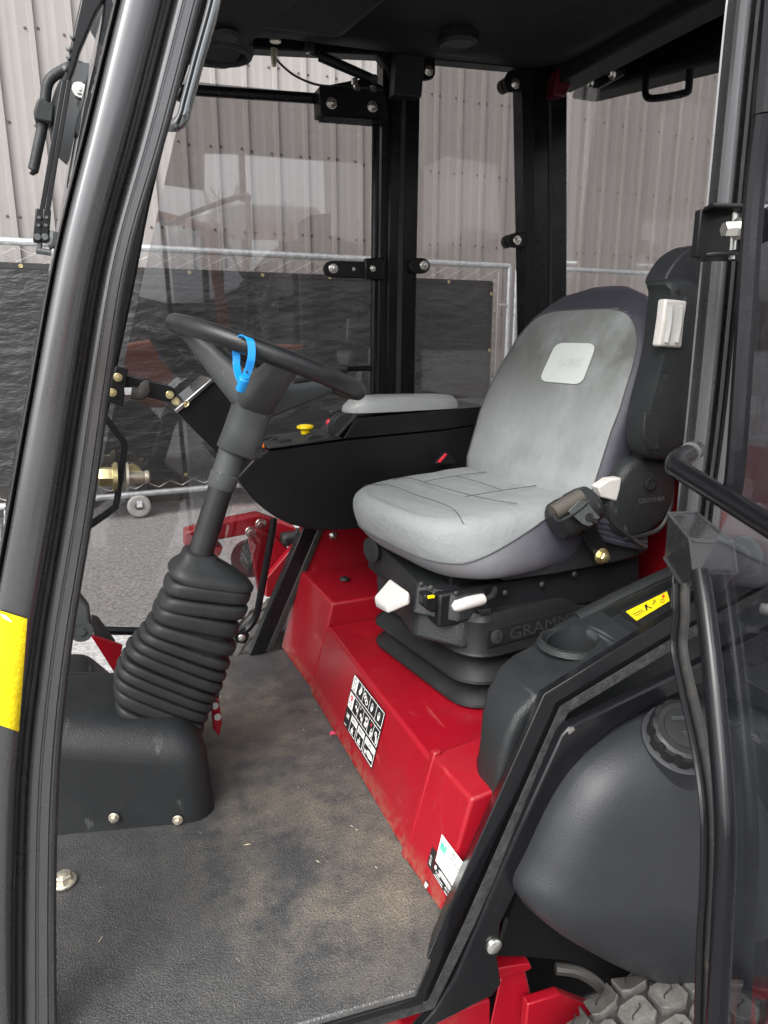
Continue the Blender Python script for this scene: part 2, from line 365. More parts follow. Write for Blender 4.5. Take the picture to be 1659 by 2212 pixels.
def skirt_nodes(nt, N, L, p):     # stretch skirt of the cushion cover, bleached towards the front edge
    tc = N.new('ShaderNodeTexCoord'); sx = N.new('ShaderNodeSeparateXYZ'); L.new(tc.outputs['Object'], sx.inputs[0])
    a = mth(N, L, 'ADD', sx.outputs[0], mth(N, L, 'MULTIPLY', nz(N, L, tc.outputs['Object'], 7, 5), .14))
    c = mxc(N, L, mr(N, L, a, .71, .93), (.185, .187, .200), (.034, .032, .047)); L.new(c, p.inputs['Base Color'])
    bn = N.new('ShaderNodeBump'); bn.inputs['Strength'].default_value = .35; bn.inputs['Distance'].default_value = .004
    mp = N.new('ShaderNodeMapping'); mp.inputs['Scale'].default_value = (14, 14, 3); L.new(tc.outputs['Object'], mp.inputs[0])
    L.new(nz(N, L, mp.outputs[0], 2.2, 5, .6), bn.inputs['Height']); L.new(bn.outputs[0], p.inputs['Normal'])
def fab_nodes(nt, N, L, p):       # backrest cloth: years of grime rubbed into the shoulder area, wrinkles, weave
    tc = N.new('ShaderNodeTexCoord'); vec = tc.outputs['Object']; sx = N.new('ShaderNodeSeparateXYZ'); L.new(vec, sx.inputs[0])
    up = mth(N, L, 'MULTIPLY', mr(N, L, sx.outputs[2], .72, .90), mr(N, L, sx.outputs[2], 1.0, .93, .65, 1))
    big = nz(N, L, vec, 4.2, 4, .55); st = N.new('ShaderNodeMapping'); st.inputs['Scale'].default_value = (14, 14, 2.2); L.new(vec, st.inputs[0])
    streak = nz(N, L, st.outputs[0], 1.4, 4, .6)
    g = mth(N, L, 'MULTIPLY', up, mr(N, L, mth(N, L, 'ADD', big, mth(N, L, 'MULTIPLY', streak, .4)), .44, .74))
    fold_shade = mr(N, L, nz(N, L, vec, 6.5, 3, .5), .50, .72, 0, .45)  # darker blotches put the shade of folds into the cloth colour
    c = mxc(N, L, mth(N, L, 'MULTIPLY', g, .92), (.205, .217, .216), (.062, .064, .060)); c = mxc(N, L, fold_shade, c, (.11, .115, .112))
    L.new(c, p.inputs['Base Color']); bn = N.new('ShaderNodeBump'); bn.inputs['Strength'].default_value = .7; bn.inputs['Distance'].default_value = .010
    wv = nz(N, L, vec, 650, 2, .5)
    L.new(mth(N, L, 'ADD', mth(N, L, 'ADD', nz(N, L, vec, 7, 3, .55), mth(N, L, 'MULTIPLY', streak, .5)), mth(N, L, 'MULTIPLY', wv, .06)), bn.inputs['Height']); L.new(bn.outputs[0], p.inputs['Normal'])
M['fabric'] = custom('light grey seat cloth', fab_nodes, .9)
M['emboss'] = mat('embossed rubber', (.022, .0235, .0245), .5)
M['skirt'] = custom('stretch fabric skirt', skirt_nodes, .75)

# ------------------------------------------------------------------ the setting: ground, metal building, fence
g = B(); g.add([(-400, -400, GZ), (400, -400, GZ), (400, 400, GZ), (-400, 400, GZ)], [(0, 1, 2, 3)])
o = ob('ground', g, M['asphalt'], smooth=False); o['kind'] = 'structure'

fd = V((1, FS, 0)).normalized(); fn = V((-fd.y, fd.x, 0))          # along the wall, away from the viewer
WY = 7.5; W0 = V((0, WY, 0))
bld = thing('metal_building', (0, WY, GZ), 'taupe ribbed metal clad building wall rising behind the chain link fence', 'building')
RIB = .305; H0, H1 = GZ, 6.6
def wallsheet(i):
    b = B(); a0 = -9.15+i*RIB*3; prof = []
    for k in range(3):
        s = a0+k*RIB
        prof += [(s, 0), (s+.010, -.040), (s+.046, -.040), (s+.056, 0)]
        for q in (.125, .205): prof += [(s+q, 0), (s+q+.006, -.0011), (s+q+.024, -.0011), (s+q+.030, 0)]
    prof.append((a0+3*RIB, 0))
    off = fn*(.002*(i % 2))
    b.loft([[W0+fd*s+fn*d+off+V((0, 0, z)) for s, d in prof] for z in (H0, H1)], closed=False, caps=False)
    return ob('wall_panel', b, M['wall'], bld, ang=20)
for i in range(24): wallsheet(i)
b = B()
for z in (-.3, .45, 1.2, 1.96, 2.72, 3.48, 4.24):
    for k in range(70):
        for q in (-.025, .078):
            c = W0+fd*(-9.15+k*RIB+q)-fn*.004+V((0, 0, z+random.uniform(-.012, .012)))
            b.lathe([(.013, .002), (.013, -.001), (.007, -.006)], AX(c, fn), 6)
ob('screw', b, M['screw'], bld, kind='stuff')
b = B(); b.box(W0+fn*5.03+V((4, .3, 3)), (26, 9.9, 7.2), Mx.Rotation(math.atan(FS), 3, 'Z')); ob('building_shell', b, M['wall'], bld)

FY, FK, GF = 6.885, 1.098, -.58
def F(s, z, off=0): return V((0, FY, 0))+fd*(s*FK)+V((0, 0, .95+(z-.95)*FK))-fn*off
gate = thing('rolling_fence_gate', F(0, GF), 'galvanised chain link rolling gate with a black privacy screen tied on it', 'fence gate')
ZT, ZB = 1.625, -.37
EX = 3.97
for z, n_ in ((ZT, 'top_rail'), (ZB, 'bottom_rail')):
    b = B(); b.tube([F(-5, z), F(EX, z)], .030, 12); ob(n_, b, M['galv'], gate)
b = B(); b.tube([F(EX, ZT), F(EX, ZB)], .030, 12); ob('end_post', b, M['galv'], gate)
b = B(); b.tube([F(-5, ZT), F(-5, ZB)], .030, 12); ob('end_post', b, M['galv'], gate)
def chain(s0, s1, parent, p=.098):
    b = B(); n = int((s1-s0)/p)
    for i in range(n):
        pts = []; k = 0; z = ZB+.045
        while z < ZT-.03:
            pts.append(F(s0+p*(i+.5)+(p/2 if (k+i) % 2 else -p/2)*.98, z, .004*(-1)**(k+i))); k += 1; z += p*.5
        b.tube(pts, .0042, 4, caps=False)
    return ob('chain_link', b, M['wire'], parent, kind='stuff', smooth=False)
chain(-4.9, EX-.1, gate)
b = B(); b.tube([F(EX-.13, ZT-.06), F(EX-.13, ZB+.06)], .006, 6); ob('tension_bar', b, M['galv'], gate)
for z in (1.25, .55, .05):
    b = B(); b.box(F(EX-.065, z, .032), (.14, .006, .022), Mx.Rotation(math.atan(FS), 3, 'Z')); ob('tie_band', b, M['galv'], gate)
# caster under the gate
cs = .215; cz = GF+.108
ca = B(); mm = AX(F(cs, cz, .02), -fn)
ca.lathe([(.04, -.022), (.062, -.026), (.092, -.024), (.106, -.012), (.108, 0), (.106, .012), (.092, .024), (.062, .026), (.040, .020), (.036, .004)], mm, 28)
cast = ob('caster_wheel', ca, M['cast'], gate)
b = B(); b.lathe([(.052, .002), (.050, .012), (.020, .016), (.020, .032), (.012, .036)], mm, 16); ob('hub', b, M['concrete'], cast)
b = B(); b.bar([F(cs, cz, .075), F(cs, ZB-.02, .02)], .05, .008, ov=-fn); ob('caster_bracket', b, M['galv'], gate)
# next fence panel
pan = thing('fence_panel', F(5, GF), 'bare galvanised fence panel behind the seat with no screen on it', 'fence')
for a, z, c, w in ((4.08, ZT, 9, ZT), (4.08, .62, 9, .62), (4.08, ZB, 9, ZB)):
    b = B(); b.tube([F(a, z, -.02), F(c, w, -.02)], .027, 10); ob('rail', b, M['galv'], pan)
for s in (4.07, 5.95, 9):
    b = B(); b.tube([F(s, ZT-.03, -.02), F(s, GF, -.02)], .027, 10); ob('post', b, M['galv'], pan)
b = B(); b.tube([F(4.07, ZT-.05, -.02), F(4.9, .95, -.02)], .022, 8); ob('brace', b, M['galv'], pan)

# privacy screen
scr_t = thing('privacy_screen', F(-.5, -.25, .05), 'crinkled black privacy tarp tied to the chain link gate', 'screen')
from mathutils import noise as NZ
SX0, SX1, SZ0, SZ1 = -4.7, 3.75, -.235, 1.462
def tarp(u, v):
    s = lerp(SX0, SX1, u); z = lerp(SZ0, SZ1, v)
    q = V((s*.9, z*3.0, 0))
    d = .028*NZ.noise(q)+.016*abs(NZ.noise(q*2.3+V((3, 1, 0))))+.010*abs(NZ.noise(q*5.1))+.005*abs(NZ.noise(V((s*9, z*22, 4))))
    e = min(1, min(v, 1-v)*9, (1-u)*14+.1)
    z2 = z+.012*math.sin(s*6.0)*(1 if v > .98 else 0)
    return F(s, z2, .03+abs(d)*e)
b = B(); b.grid(tarp, 420, 110); ob('tarp', b, M['tarp'], scr_t)
b = B()
for s0, s1, z0, z1 in ((SX0, SX1, SZ1-.03, SZ1+.012), (SX0, SX1, SZ0-.012, SZ0+.03), (SX1-.035, SX1+.01, SZ0, SZ1)):
    b.add([F(s0, z0, .036), F(s1, z0, .036), F(s1, z1, .036), F(s0, z1, .036)], [(0, 1, 2, 3)])
ob('hem', b, M['rubber'], scr_t, smooth=False)
gr0 = None
spots = [(s, SZ1-.012) for s in [-4.2+.62*i for i in range(13)]]+[(SX1-.012, z) for z in (1.35, .8, .35, -.05)]+[(s, SZ0+.006) for s in [-4.0+.66*i for i in range(12)]]
for s, z in spots:
    b = B(); b.lathe([(.006, 0), (.008, .004), (.016, .004), (.018, 0)], AX(F(s, z, .039), -fn), 10)
    ob('grommet', b, M['zinc'], scr_t)

# ------------------------------------------------------------------ THE MOWER
mw = thing('ride_on_mower', (.6, 1.43, GZ), 'red ride-on mower seen through its open black glazed cab with a grey seat', 'mower')
def bolt(p, d, r, mt, parent, h=.008, nm='bolt'):
    m = AX(p, d); b = B()
    b.lathe([(r*1.45, 0), (r*1.45, r*.22), (r*1.3, r*.34)], m, 14)
    b.lathe([(r, r*.3), (r, h), (r*.86, h+r*.15)], m, 6)
    b.lathe([(r*.55, h+r*.1), (r*.55, h+r*.28), (r*.3, h+r*.34)], m, 10)
    return ob(nm, b, mt, parent, ang=30)

# floor mat
fl = [P(117, 2200, z=0), P(600, 2226, z=0), P(900, 2140, z=0), P(975, 1968, z=0), (.475, .93, 0), (.475, 2.02, 0), (-.6, 2.06, 0), (-.6, .99, 0)]
fl = [V(p) for p in fl]; fl[0] = V((-.15, .90, 0)); fl.insert(0, V((-.6, 1.0, 0))); fl.pop()
b = B(); b.prism(fl, (0, 0, -.012)); mt_o = ob('floor_mat', b, M['mat'], mw, bevel=.003)
b = B(); b.box((-.02, 1.46, -.035), (1.1, 1.1, .03)); b.box((.75, 1.45, -.04), (.75, 1.1, .03)); ob('floor_plate', b, M['black_in'], mw)
b = B()
for i in range(18):
    x = random.uniform(-.1, .45); y = random.uniform(.86, 1.9); a = random.uniform(0, 6.28); l = random.choice([.003, .004, .006, .012])*random.uniform(.6, 1.2)
    w = .0006; dx, dy = math.cos(a)*l, math.sin(a)*l; px, py = -math.sin(a)*w, math.cos(a)*w
    b.add([(x-dx-px, y-dy-py, .001), (x+dx-px, y+dy-py, .0014), (x+dx+px, y+dy+py, .0014), (x, y+py*2, .002), (x-dx+px, y-dy+py, .001)], [(0, 1, 2, 3, 4)])
o = ob('grass_clippings', b, M['debris'], kind='stuff'); o['label'] = 'dry grass clippings scattered over the dusty floor mat'; o['category'] = 'clippings'
c = P(718, 1584, z=.002); b = B(); b.prism([c+V((.008*math.cos(t)*k, .010*math.sin(t)*k, .002*math.sin(3*t))) for t, k in ((0, 1), (.9, .7), (1.7, 1.1), (2.6, .8), (3.6, 1), (4.4, .6), (5.3, 1))], (0, 0, .001))
tag(ob('paint_flake', b, M['petal']), 'small pinkish red flake lying on the mat beside the red riser', 'flake')
bolt(P(138, 1905, z=.003), (0, 0, 1), .0155, M['pin'], mt_o, .014, 'floor_bolt')

# red seat riser
ra = B(); ra.hexa([V(p) for p in ((.466, 1.725, 0), (1.2, 1.725, 0), (1.2, 2.03, 0), (.452, 2.03, 0), (.528, 1.725, .248), (1.2, 1.725, .262), (1.2, 2.03, .262), (.516, 2.03, .252))])
riser = ob('seat_riser', ra, M['red'], mw, bevel=.007, seg=3, label='red boxed seat base with dusty top')
rb_ = B(); rb_.hexa([V(p) for p in ((.455, 1.045, 0), (1.2, 1.045, 0), (1.2, 1.722, 0), (.459, 1.722, 0), (.508, 1.045, .186), (1.2, 1.045, .20), (1.2, 1.722, .20), (.514, 1.722, .184))])
ob('riser_panel', rb_, M['red'], riser, bevel=.007, seg=3)
rc = B(); rc.hexa([V(p) for p in ((.456, .90, 0), (.9, .90, 0), (.9, 1.043, 0), (.449, 1.043, 0), (.510, .90, .205), (.9, .90, .25), (.9, 1.043, .262), (.503, 1.043, .205))])
ob('riser_panel', rc, M['red'], riser, bevel=.006, seg=3)
rl = B(); rl.hexa([V(p) for p in ((.447, 1.03, .002), (.46, 1.03, .002), (.46, 1.05, .002), (.447, 1.05, .002), (.504, 1.03, .214), (.52, 1.03, .216), (.52, 1.046, .216), (.504, 1.046, .214))])
ob('riser_lip', rl, M['red'], riser, bevel=.003)
b = B(); b.lathe([(.015, 0), (.014, .004), (.010, .008), (.003, .010)], AX(P(744, 1252, z=.256), (0, 0, 1)), 14); ob('plug', b, M['rubber'], riser)
b = B(); b.hexa([V(p) for p in ((.50, 2.005, .245), (1.25, 2.005, .25), (1.25, 2.02, .25), (.50, 2.02, .245), (.56, 2.005, .62), (1.25, 2.005, .70), (1.25, 2.02, .70), (.56, 2.02, .62))]); sp = ob('side_panel', b, M['red'], mw, label='red inner side panel below the console')
bolt(P(720, 1157, y=2.003), (0, -1, 0), .009, M['steel'], sp)
b = B(); b.box((1.235, 1.45, .42), (.02, 1.1, .62)); ob('rear_bulkhead', b, M['red_dk'], mw)

# ---- decals on the riser
DO, DN = V((.455, 1.045, 0)), (V((.514, 1.72, .185))-V((.455, 1.045, 0))).cross(V((0, -1, 0))).normalized()
DN = V((-.185, 0, .053)).normalized()
def decal(name, quad, parent, o0=DO, n0=DN):
    Q = [PP(px, py, o0+n0*.0012, n0) for px, py in quad]         # tl, tr, br, bl as printed
    def uv(u, v, e=0.0):
        return lerp(lerp(Q[0], Q[1], u), lerp(Q[3], Q[2], u), v)+n0*(.0004*e)
    return uv
def poly(b, uv, pts, e): b.add([uv(u, v, e) for u, v in pts], [tuple(range(len(pts)))])
def rect(b, uv, u0, v0, u1, v1, e): poly(b, uv, [(u0, v0), (u1, v0), (u1, v1), (u0, v1)], e)
def frame(b, uv, u0, v0, u1, v1, w, h, e):
    rect(b, uv, u0, v0, u1, v0+h, e); rect(b, uv, u0, v1-h, u1, v1, e); rect(b, uv, u0, v0+h, u0+w, v1-h, e); rect(b, uv, u1-w, v0+h, u1, v1-h, e)
def disc(b, uv, u, v, ru, rv, e, n=12, hole=0):
    if hole:
        for k in range(n):
            a, c = 6.2832*k/n, 6.2832*(k+1)/n
            poly(b, uv, [(u+ru*math.cos(a), v+rv*math.sin(a)), (u+ru*math.cos(c), v+rv*math.sin(c)), (u+ru*hole*math.cos(c), v+rv*hole*math.sin(c)), (u+ru*hole*math.cos(a), v+rv*hole*math.sin(a))], e)
    else: poly(b, uv, [(u+ru*math.cos(6.2832*k/n), v+rv*math.sin(6.2832*k/n)) for k in range(n)], e)
uv = decal('d', [(766, 1454), (833, 1540), (803, 1662), (741, 1562)], riser)
b = B(); rect(b, uv, 0, 0, 1, 1, 0); dec = ob('instruction_decal', b, M['ink'], mw, smooth=False, label='black and white operating instruction decal on red riser')
w_ = B(); k_ = B(); r_ = B()
for r0, r1, hs_, n, x0 in ((.02, .30, 1, 4, .17), (.345, .63, 1, 5, .17)):
    frame(w_, uv, .015, r0, .985, r1, .012, .012, 1); rect(w_, uv, .015, r0, x0, r1, 1)
    for i in range(1, n):
        u = x0+(.985-x0)*i/n; rect(w_, uv, u-.004, r0, u+.004, r1, 1)
for u0, u1 in ((.20, .41), (.44, .65), (.68, .985)):
    frame(w_, uv, u0, .67, u1, .98, .010, .012, 1); rect(w_, uv, u0, .67, u1, .78, 1)
for u, v in ((.27, .18), (.29, .13)): disc(w_, uv, u, v, .03, .05, 1)
for u, v in ((.46, .16), (.50, .2), (.42, .13)): disc(w_, uv, u, v, .035, .05, 1, hole=.55)
for u, v in ((.66, .17), (.87, .17), (.78, .54), (.62, .49)): disc(w_, uv, u, v, .03, .075, 1); disc(k_, uv, u, v-.03, .015, .03, 2)
for u, v in ((.26, .47), (.31, .50), (.43, .5), (.47, .54)): disc(w_, uv, u, v, .022, .035, 1, 8)
poly(w_, uv, [(.55, .42), (.63, .42), (.57, .50), (.63, .57), (.55, .57), (.61, .50)], 1)
for u in (.24, .36, .58): rect(w_, uv, u, .40, u+.05, .41, 1)
disc(w_, uv, .90, .46, .03, .04, 1, hole=.5); poly(w_, uv, [(.9, .49), (.93, .48), (.97, .58), (.93, .6)], 1)
for u in (.30, .54): rect(w_, uv, u-.004, .82, u+.008, .86, 1); poly(w_, uv, [(u-.04, .88), (u+.03, .87), (u+.02, .92), (u+.05, .95), (u-.04, .945)], 1)
disc(w_, uv, .85, .87, .07, .05, 1); poly(w_, uv, [(.78, .88), (.93, .82), (.96, .90), (.86, .93)], 1); rect(w_, uv, .72, .86, .735, .95, 1); rect(w_, uv, .75, .86, .765, .95, 1)
disc(k_, uv, .09, .10, .045, .06, 2, hole=.7); frame(k_, uv, .05, .19, .13, .26, .008, .012, 2); frame(k_, uv, .05, .51, .13, .59, .008, .012, 2)
rect(w_, uv, .05, .74, .14, .82, 1); frame(k_, uv, .06, .75, .13, .81, .006, .01, 2); rect(w_, uv, .03, .955, .11, .968, 1)
for u in (.25, .29, .34, .49, .53, .58): disc(k_, uv, u, .725, .018, .03, 2, hole=.6)
disc(r_, uv, .09, .43, .04, .055, 2); disc(r_, uv, .75, .42, .018, .03, 2); rect(w_, uv, .07, .422, .11, .438, 3)
ob('print', w_, M['print'], dec, smooth=False, kind='stuff'); ob('print', k_, M['ink'], dec, smooth=False, kind='stuff'); ob('print', r_, M['redbtn'], dec, smooth=False, kind='stuff')
xd = (uv(1, .5)-uv(0, .5)).normalized(); yd = (uv(.5, 0)-uv(.5, 1)).normalized()
hh = (uv(.5, 0)-uv(.5, 1)).length
text('lettering', 'H', uv(.80, .772, 2), xd, yd, hh*.095, M['ink'], dec)
text('lettering', 'N', uv(.27, .115, 2), xd, yd, hh*.085, M['print'], dec)
for i, (u, v) in enumerate(((.19, .06), (.39, .06), (.59, .06), (.79, .06), (.18, .39), (.34, .39), (.5, .39), (.66, .39), (.83, .39))): text('lettering', '1234123456'[i], uv(u, v, 2), xd, yd, hh*.03, M['print'], dec)

DO2 = V((.4545, .93, 0)); DN2 = (V((.503, 1.043, .205))-V((.449, 1.043, 0))).cross(V((.456, .90, 0))-V((.449, 1.043, 0))).normalized()
if DN2.x > 0: DN2 = -DN2
X = lambda c: 898.6+.0859*c; Yp = lambda c: 1780+.0859*c
def q4(a): return [(X(x), Yp(y)) for x, y in a]
uv = decal('d', q4([(650, 255), (1400, 1257), (1080, 1810), (490, 920)]), riser, DO2, DN2)
b = B(); rect(b, uv, 0, 0, 1, 1, 0); dl = ob('dealer_sticker', b, M['print'], mw, smooth=False, label='white dealer sticker with green mark on red riser')
xd = (uv(1, .5)-uv(0, .5)).normalized(); yd = (uv(.5, 0)-uv(.5, 1)).normalized(); hh = (uv(.5, 0)-uv(.5, 1)).length
gb = B()
for k in range(7):
    u0 = .035+k*.030; poly(gb, uv, [(u0, .22+.06*math.sin(k*2.1)), (u0+.027, .18+.07*math.sin(k*1.7+1)), (u0+.025, .52+.08*math.sin(k*2.9)), (u0+.004, .50+.07*math.cos(k*2))], 1)
ob('print', gb, M['green'], dl, smooth=False, kind='stuff')
text('lettering', 'TURF STAR', uv(.30, .21, 1), xd, yd, hh*.13, M['ink'], dl, sx=1.1)
text('lettering', '800-585-8001', uv(.40, .36, 1), xd, yd, hh*.10, M['ink'], dl)
text('lettering', 'www.turfstar.com', uv(.40, .49, 1), xd, yd, hh*.09, M['ink'], dl)
text('lettering', 'CE', uv(.56, .86, 1), xd, yd, hh*.14, M['ink'], dl)
tb = B()
for i, v in enumerate((.58, .61, .64, .67)): rect(tb, uv, .12, v, .42, v+.010, 1)
for v in (.88, .91, .94): rect(tb, uv, .10, v, .40, v+.008, 1)
frame(tb, uv, .46, .70, .53, .80, .006, .012, 1); frame(tb, uv, .70, .62, .84, .9, .006, .012, 1)
ob('print', tb, M['ink'], dl, smooth=False, kind='stuff')
uv = decal('d', q4([(405, 570), (520, 705), (405, 1205), (285, 1010)]), riser, DO2, DN2)
b = B(); rect(b, uv, 0, 0, 1, 1, 1); yr = ob('year_sticker', b, M['ink'], mw, smooth=False)
text('lettering', '2017', uv(.62, .86, 2), uv(.62, .2)-uv(.62, .86), uv(0, .5)-uv(1, .5), hh*.12, M['print'], yr)
uv = decal('d', q4([(490, 930), (1180, 1960), (1020, 2210), (405, 1225)]), riser, DO2, DN2)
b = B(); rect(b, uv, 0, 0, 1, 1, 0); sp2 = ob('serial_plate', b, M['ink'], mw, smooth=False)
xd = (uv(1, .5)-uv(0, .5)).normalized(); yd = (uv(.5, 0)-uv(.5, 1)).normalized(); hh2 = (uv(.5, 0)-uv(.5, 1)).length
tb = B(); disc(tb, uv, .06, .35, .035, .16, 1)
for u0, u1, v in ((.16, .75, .2), (.18, .75, .3), (.2, .75, .4), (.22, .6, .12), (.06, .42, .88), (.12, .40, .72), (.5, .62, .9)): rect(tb, uv, u0, v, u1, v+.045, 1)
ob('print', tb, M['print'], sp2, smooth=False, kind='stuff')
text('lettering', '31698', uv(.10, .62, 1), xd, yd, hh2*.17, M['print'], sp2); text('lettering', '40115', uv(.48, .72, 1), xd, yd, hh2*.2, M['print'], sp2)
uv = decal('d', q4([(240, 1400), (335, 1530), (240, 1640), (195, 1570)]), riser, DO2, DN2)
b = B(); rect(b, uv, 0, 0, 1, 1, 0); cb = ob('code_sticker', b, M['ink'], mw, smooth=False); tb = B()
for u in (.1, .35, .6, .8): rect(tb, uv, u, .1, u+.12, .9, 1)
ob('print', tb, M['print'], cb, smooth=False, kind='stuff')

# ---- steering pedestal
b = B(); b.hexa([V(p) for p in ((-.40, 1.395, -.07), (.150, 1.264, -.07), (.135, 1.66, -.07), (-.40, 1.70, -.07), (-.36, 1.43, .255), (.137, 1.300, .178), (.125, 1.63, .18), (-.36, 1.68, .265))])
ped = ob('pedestal_cover', b, M['plastic'], mw, bevel=.066, seg=7, label='black moulded steering pedestal cover scuffed along the top')
fnm = (V((.15, 1.268, 0))-V((-.4, 1.398, 0))).cross(V((0, 0, 1))).normalized()
for px, py in ((246, 1766), (384, 1771)):
    bolt(PP(px, py, V((-.40, 1.402, 0)), fnm), fnm, .0072, M['pin'], ped, .008)
# bellows boot
LF = [(355, 1258), (343, 1289), (331, 1314), (318, 1340), (303, 1359), (288, 1376), (274, 1393), (263, 1416), (253, 1435), (246, 1458), (245, 1483), (248, 1517)]
RTp = [(536, 1281), (528, 1314), (511, 1351), (504, 1393), (492, 1427), (484, 1452), (476, 1475), (464, 1497), (456, 1517), (447, 1537), (438, 1560), (425, 1583)]
rings = []; NP = 40
def bring(c, u, v, k, off):
    out = []
    for j in range(NP):
        t = 2*math.pi*j/NP; cs_, sn = math.cos(t), math.sin(t); e = 2/3.8
        out.append(c+off+u*k*math.copysign(abs(cs_)**e, cs_)+v*k*math.copysign(abs(sn)**e, sn))
    return out
CC = []
for i, (l, r) in enumerate(zip(LF, RTp)):
    a, b2 = P(*l, y=1.45), P(*r, y=1.45); CC.append(((a+b2)/2, (b2-a)/2))
neck = [P(395, 1190, y=1.45), P(466, 1204, y=1.45)]
nk = ((neck[0]+neck[1])/2, (neck[1]-neck[0])/2)
c0 = (P(364, 1232, y=1.45)+P(543, 1258, y=1.45))/2; u0 = (P(543, 1258, y=1.45)-P(364, 1232, y=1.45))/2
rings.append(bring(nk[0]+V((.002, 0, .006)), nk[1]*.92, V((0, .028, .002)), 1, V((0, 0, 0))))
rings.append(bring(nk[0], nk[1]*1.02, V((0, .031, .002)), 1, V((0, 0, 0))))
for q, k in ((.25, .50), (.6, .80), (.85, .95), (1, 1.0)): rings.append(bring(lerp(nk[0], c0, q), u0*k, V((0, .068*k, .0)), 1, V((0, 0, .004*(1-q)))))
rings.append(bring(c0, u0*.97, V((0, .066, .0)), 1, V((0, 0, -.008))))
for i, (c, u) in enumerate(CC):
    dn = (CC[i+1][0]-c) if i < len(CC)-1 else (c-CC[i-1][0]); h = dn.length; ax = dn.normalized()
    v = V((0, .066, -.004))
    for t, k in ((-.53, .80), (-.47, .85), (-.42, .945), (-.33, .985), (-.15, 1.0), (.18, 1.0), (.34, .985), (.42, .945), (.46, .85), (.49, .80)):
        kk = k if i < 11 or t < .2 else k
        rings.append(bring(c, u, v, kk, ax*(h*t)))
b = B(); b.loft(rings); boot = ob('steering_boot', b, M['boot'], mw, ang=70, label='ribbed dark rubber boot around the steering column')
# column, hub, wheel
colA, colB = P(432, 1197, y=1.45)-V((.01, 0, .03)), P(492, 1005, y=1.45)
ax = (colB-colA).normalized()
b = B(); b.lathe([(.0255, 0), (.0255, (colB-colA).length)], AX(colA, ax), 24)
colm = ob('steering_column', b, M['rim'], mw)
b = B(); L_ = (colB-colA).length
b.lathe([(.027, L_-.05), (.029, L_-.045), (.030, L_-.02), (.027, L_-.017), (.027, L_+.03)], AX(colA, ax), 24); ob('collar', b, M['hub'], colm)
wc = V((.316, 1.43, .904)); wt = math.atan2(.148, .38)
wn_ = V((math.sin(wt), 0, math.cos(wt)))
WM = AX(wc, wn_, up=(0, -1, 0))       # local x ~ up x z
xl = V((math.cos(wt), 0, -math.sin(wt))); yl = V((0, 1, 0))
def WL(a, r, h): return wc+xl*(r*math.cos(R(a)))+yl*(r*math.sin(R(a)))+wn_*h
b = B(); b.tube([WL(360*i/64, .188, 0) for i in range(64)], (.0178, .0182), 14, loop=True, ov=wn_)
wheel = ob('steering_wheel', b, M['rim'], mw, label='black leathery steering wheel rim')
hb = B()                                  # hub tower between the column and the spokes
hubA = P(514, 976, y=1.45); hubB = wc+wn_*-.075
def hring(c, a, bb): return [c+xl*(a*math.copysign(abs(math.cos(t))**.8, math.cos(t)))+yl*(bb*math.copysign(abs(math.sin(t))**.8, math.sin(t))) for t in (2*math.pi*j/28 for j in range(28))]
hb.loft([hring(hubA-ax*.004, .038, .04), hring(hubA, .044, .045), hring(lerp(hubA, hubB, .35), .041, .042), hring(lerp(hubA, hubB, .65), .040, .042), hring(lerp(hubA, hubB, .85), .042, .044), hring(hubB, .046, .047), hring(hubB+wn_*.025, .048, .048), hring(hubB+wn_*.04, .045, .045)])
hub = ob('wheel_hub', hb, M['hub'], wheel, ang=60)
for a in (-92, 28, 148):
    s_ = B(); rr = []
    td = xl*-math.sin(R(a))+yl*math.cos(R(a))
    for r, h, w, t in ((.0, -.080, .040, .038), (.035, -.074, .038, .036), (.07, -.057, .034, .032), (.11, -.037, .030, .027), (.15, -.018, .027, .021), (.186, -.002, .028, .013)):
        c = WL(a, r, h)
        rr.append([c+td*(w*math.copysign(abs(math.cos(q))**.6, math.cos(q)))+wn_*(t*math.copysign(abs(math.sin(q))**.6, math.sin(q))) for q in (2*math.pi*j/20 for j in range(20))])
    s_.loft(rr); spk = ob('spoke', s_, M['hub'], wheel, ang=50)
    gp = B(); rr = []
    for r, h, w in ((.062, -.030, .018), (.075, -.022, .021), (.10, -.012, .019), (.128, -.0035, .015), (.14, -.002, .010)):
        c = WL(a, r, h); rr.append([c+td*(w*math.cos(q))+wn_*(.006*math.sin(q)) for q in (2*math.pi*j/12 for j in range(12))])
    gp.loft(rr); ob('spoke_pad', gp, M['rim'], wheel, ang=60)
b = B(); b.box(hubA+V((.032, -.030, .0)), (.02, .02, .018)); ob('hub_notch', b, M['foamdark'], wheel)
b = B(); b.box(P(618, 800, y=1.38), (.024, .012, .014), Mx.Rotation(.35, 3, 'Y')); ob('hub_slot', b, M['rim'], wheel)

# blue strap looped round the rim: a thing of its own
def ribbon(pts, w, t, ov): 
    b = B(); b.bar(pts, w, t, ov=None); return b
yn = 1.243
sp_ = sm([P(511, 770, y=yn+.028), P(509, 760, y=yn+.026), P(513, 738, y=yn+.02), P(527, 727, y=yn+.0), P(540, 735, y=yn-.018), P(544, 758, y=yn-.022), P(541, 785, y=yn-.022), P(533, 808, y=yn-.02), P(527, 822, y=yn-.016), P(521, 826, y=yn-.006), P(515, 810, y=yn+.01), P(511, 790, y=yn+.024)], 5, loop=True)
b = B(); n_ = len(sp_); rr = []
for i, p in enumerate(sp_):
    t = (sp_[(i+1) % n_]-sp_[i-1]).normalized(); wv_ = V((.93, -.1, -.36)); wv_ = (wv_-t*wv_.dot(t)).normalized(); q = t.cross(wv_)
    rr.append([p+wv_*.0065+q*.0011, p-wv_*.0065+q*.0011, p-wv_*.0065-q*.0011, p+wv_*.0065-q*.0011])
b.loft(rr, loop=True)
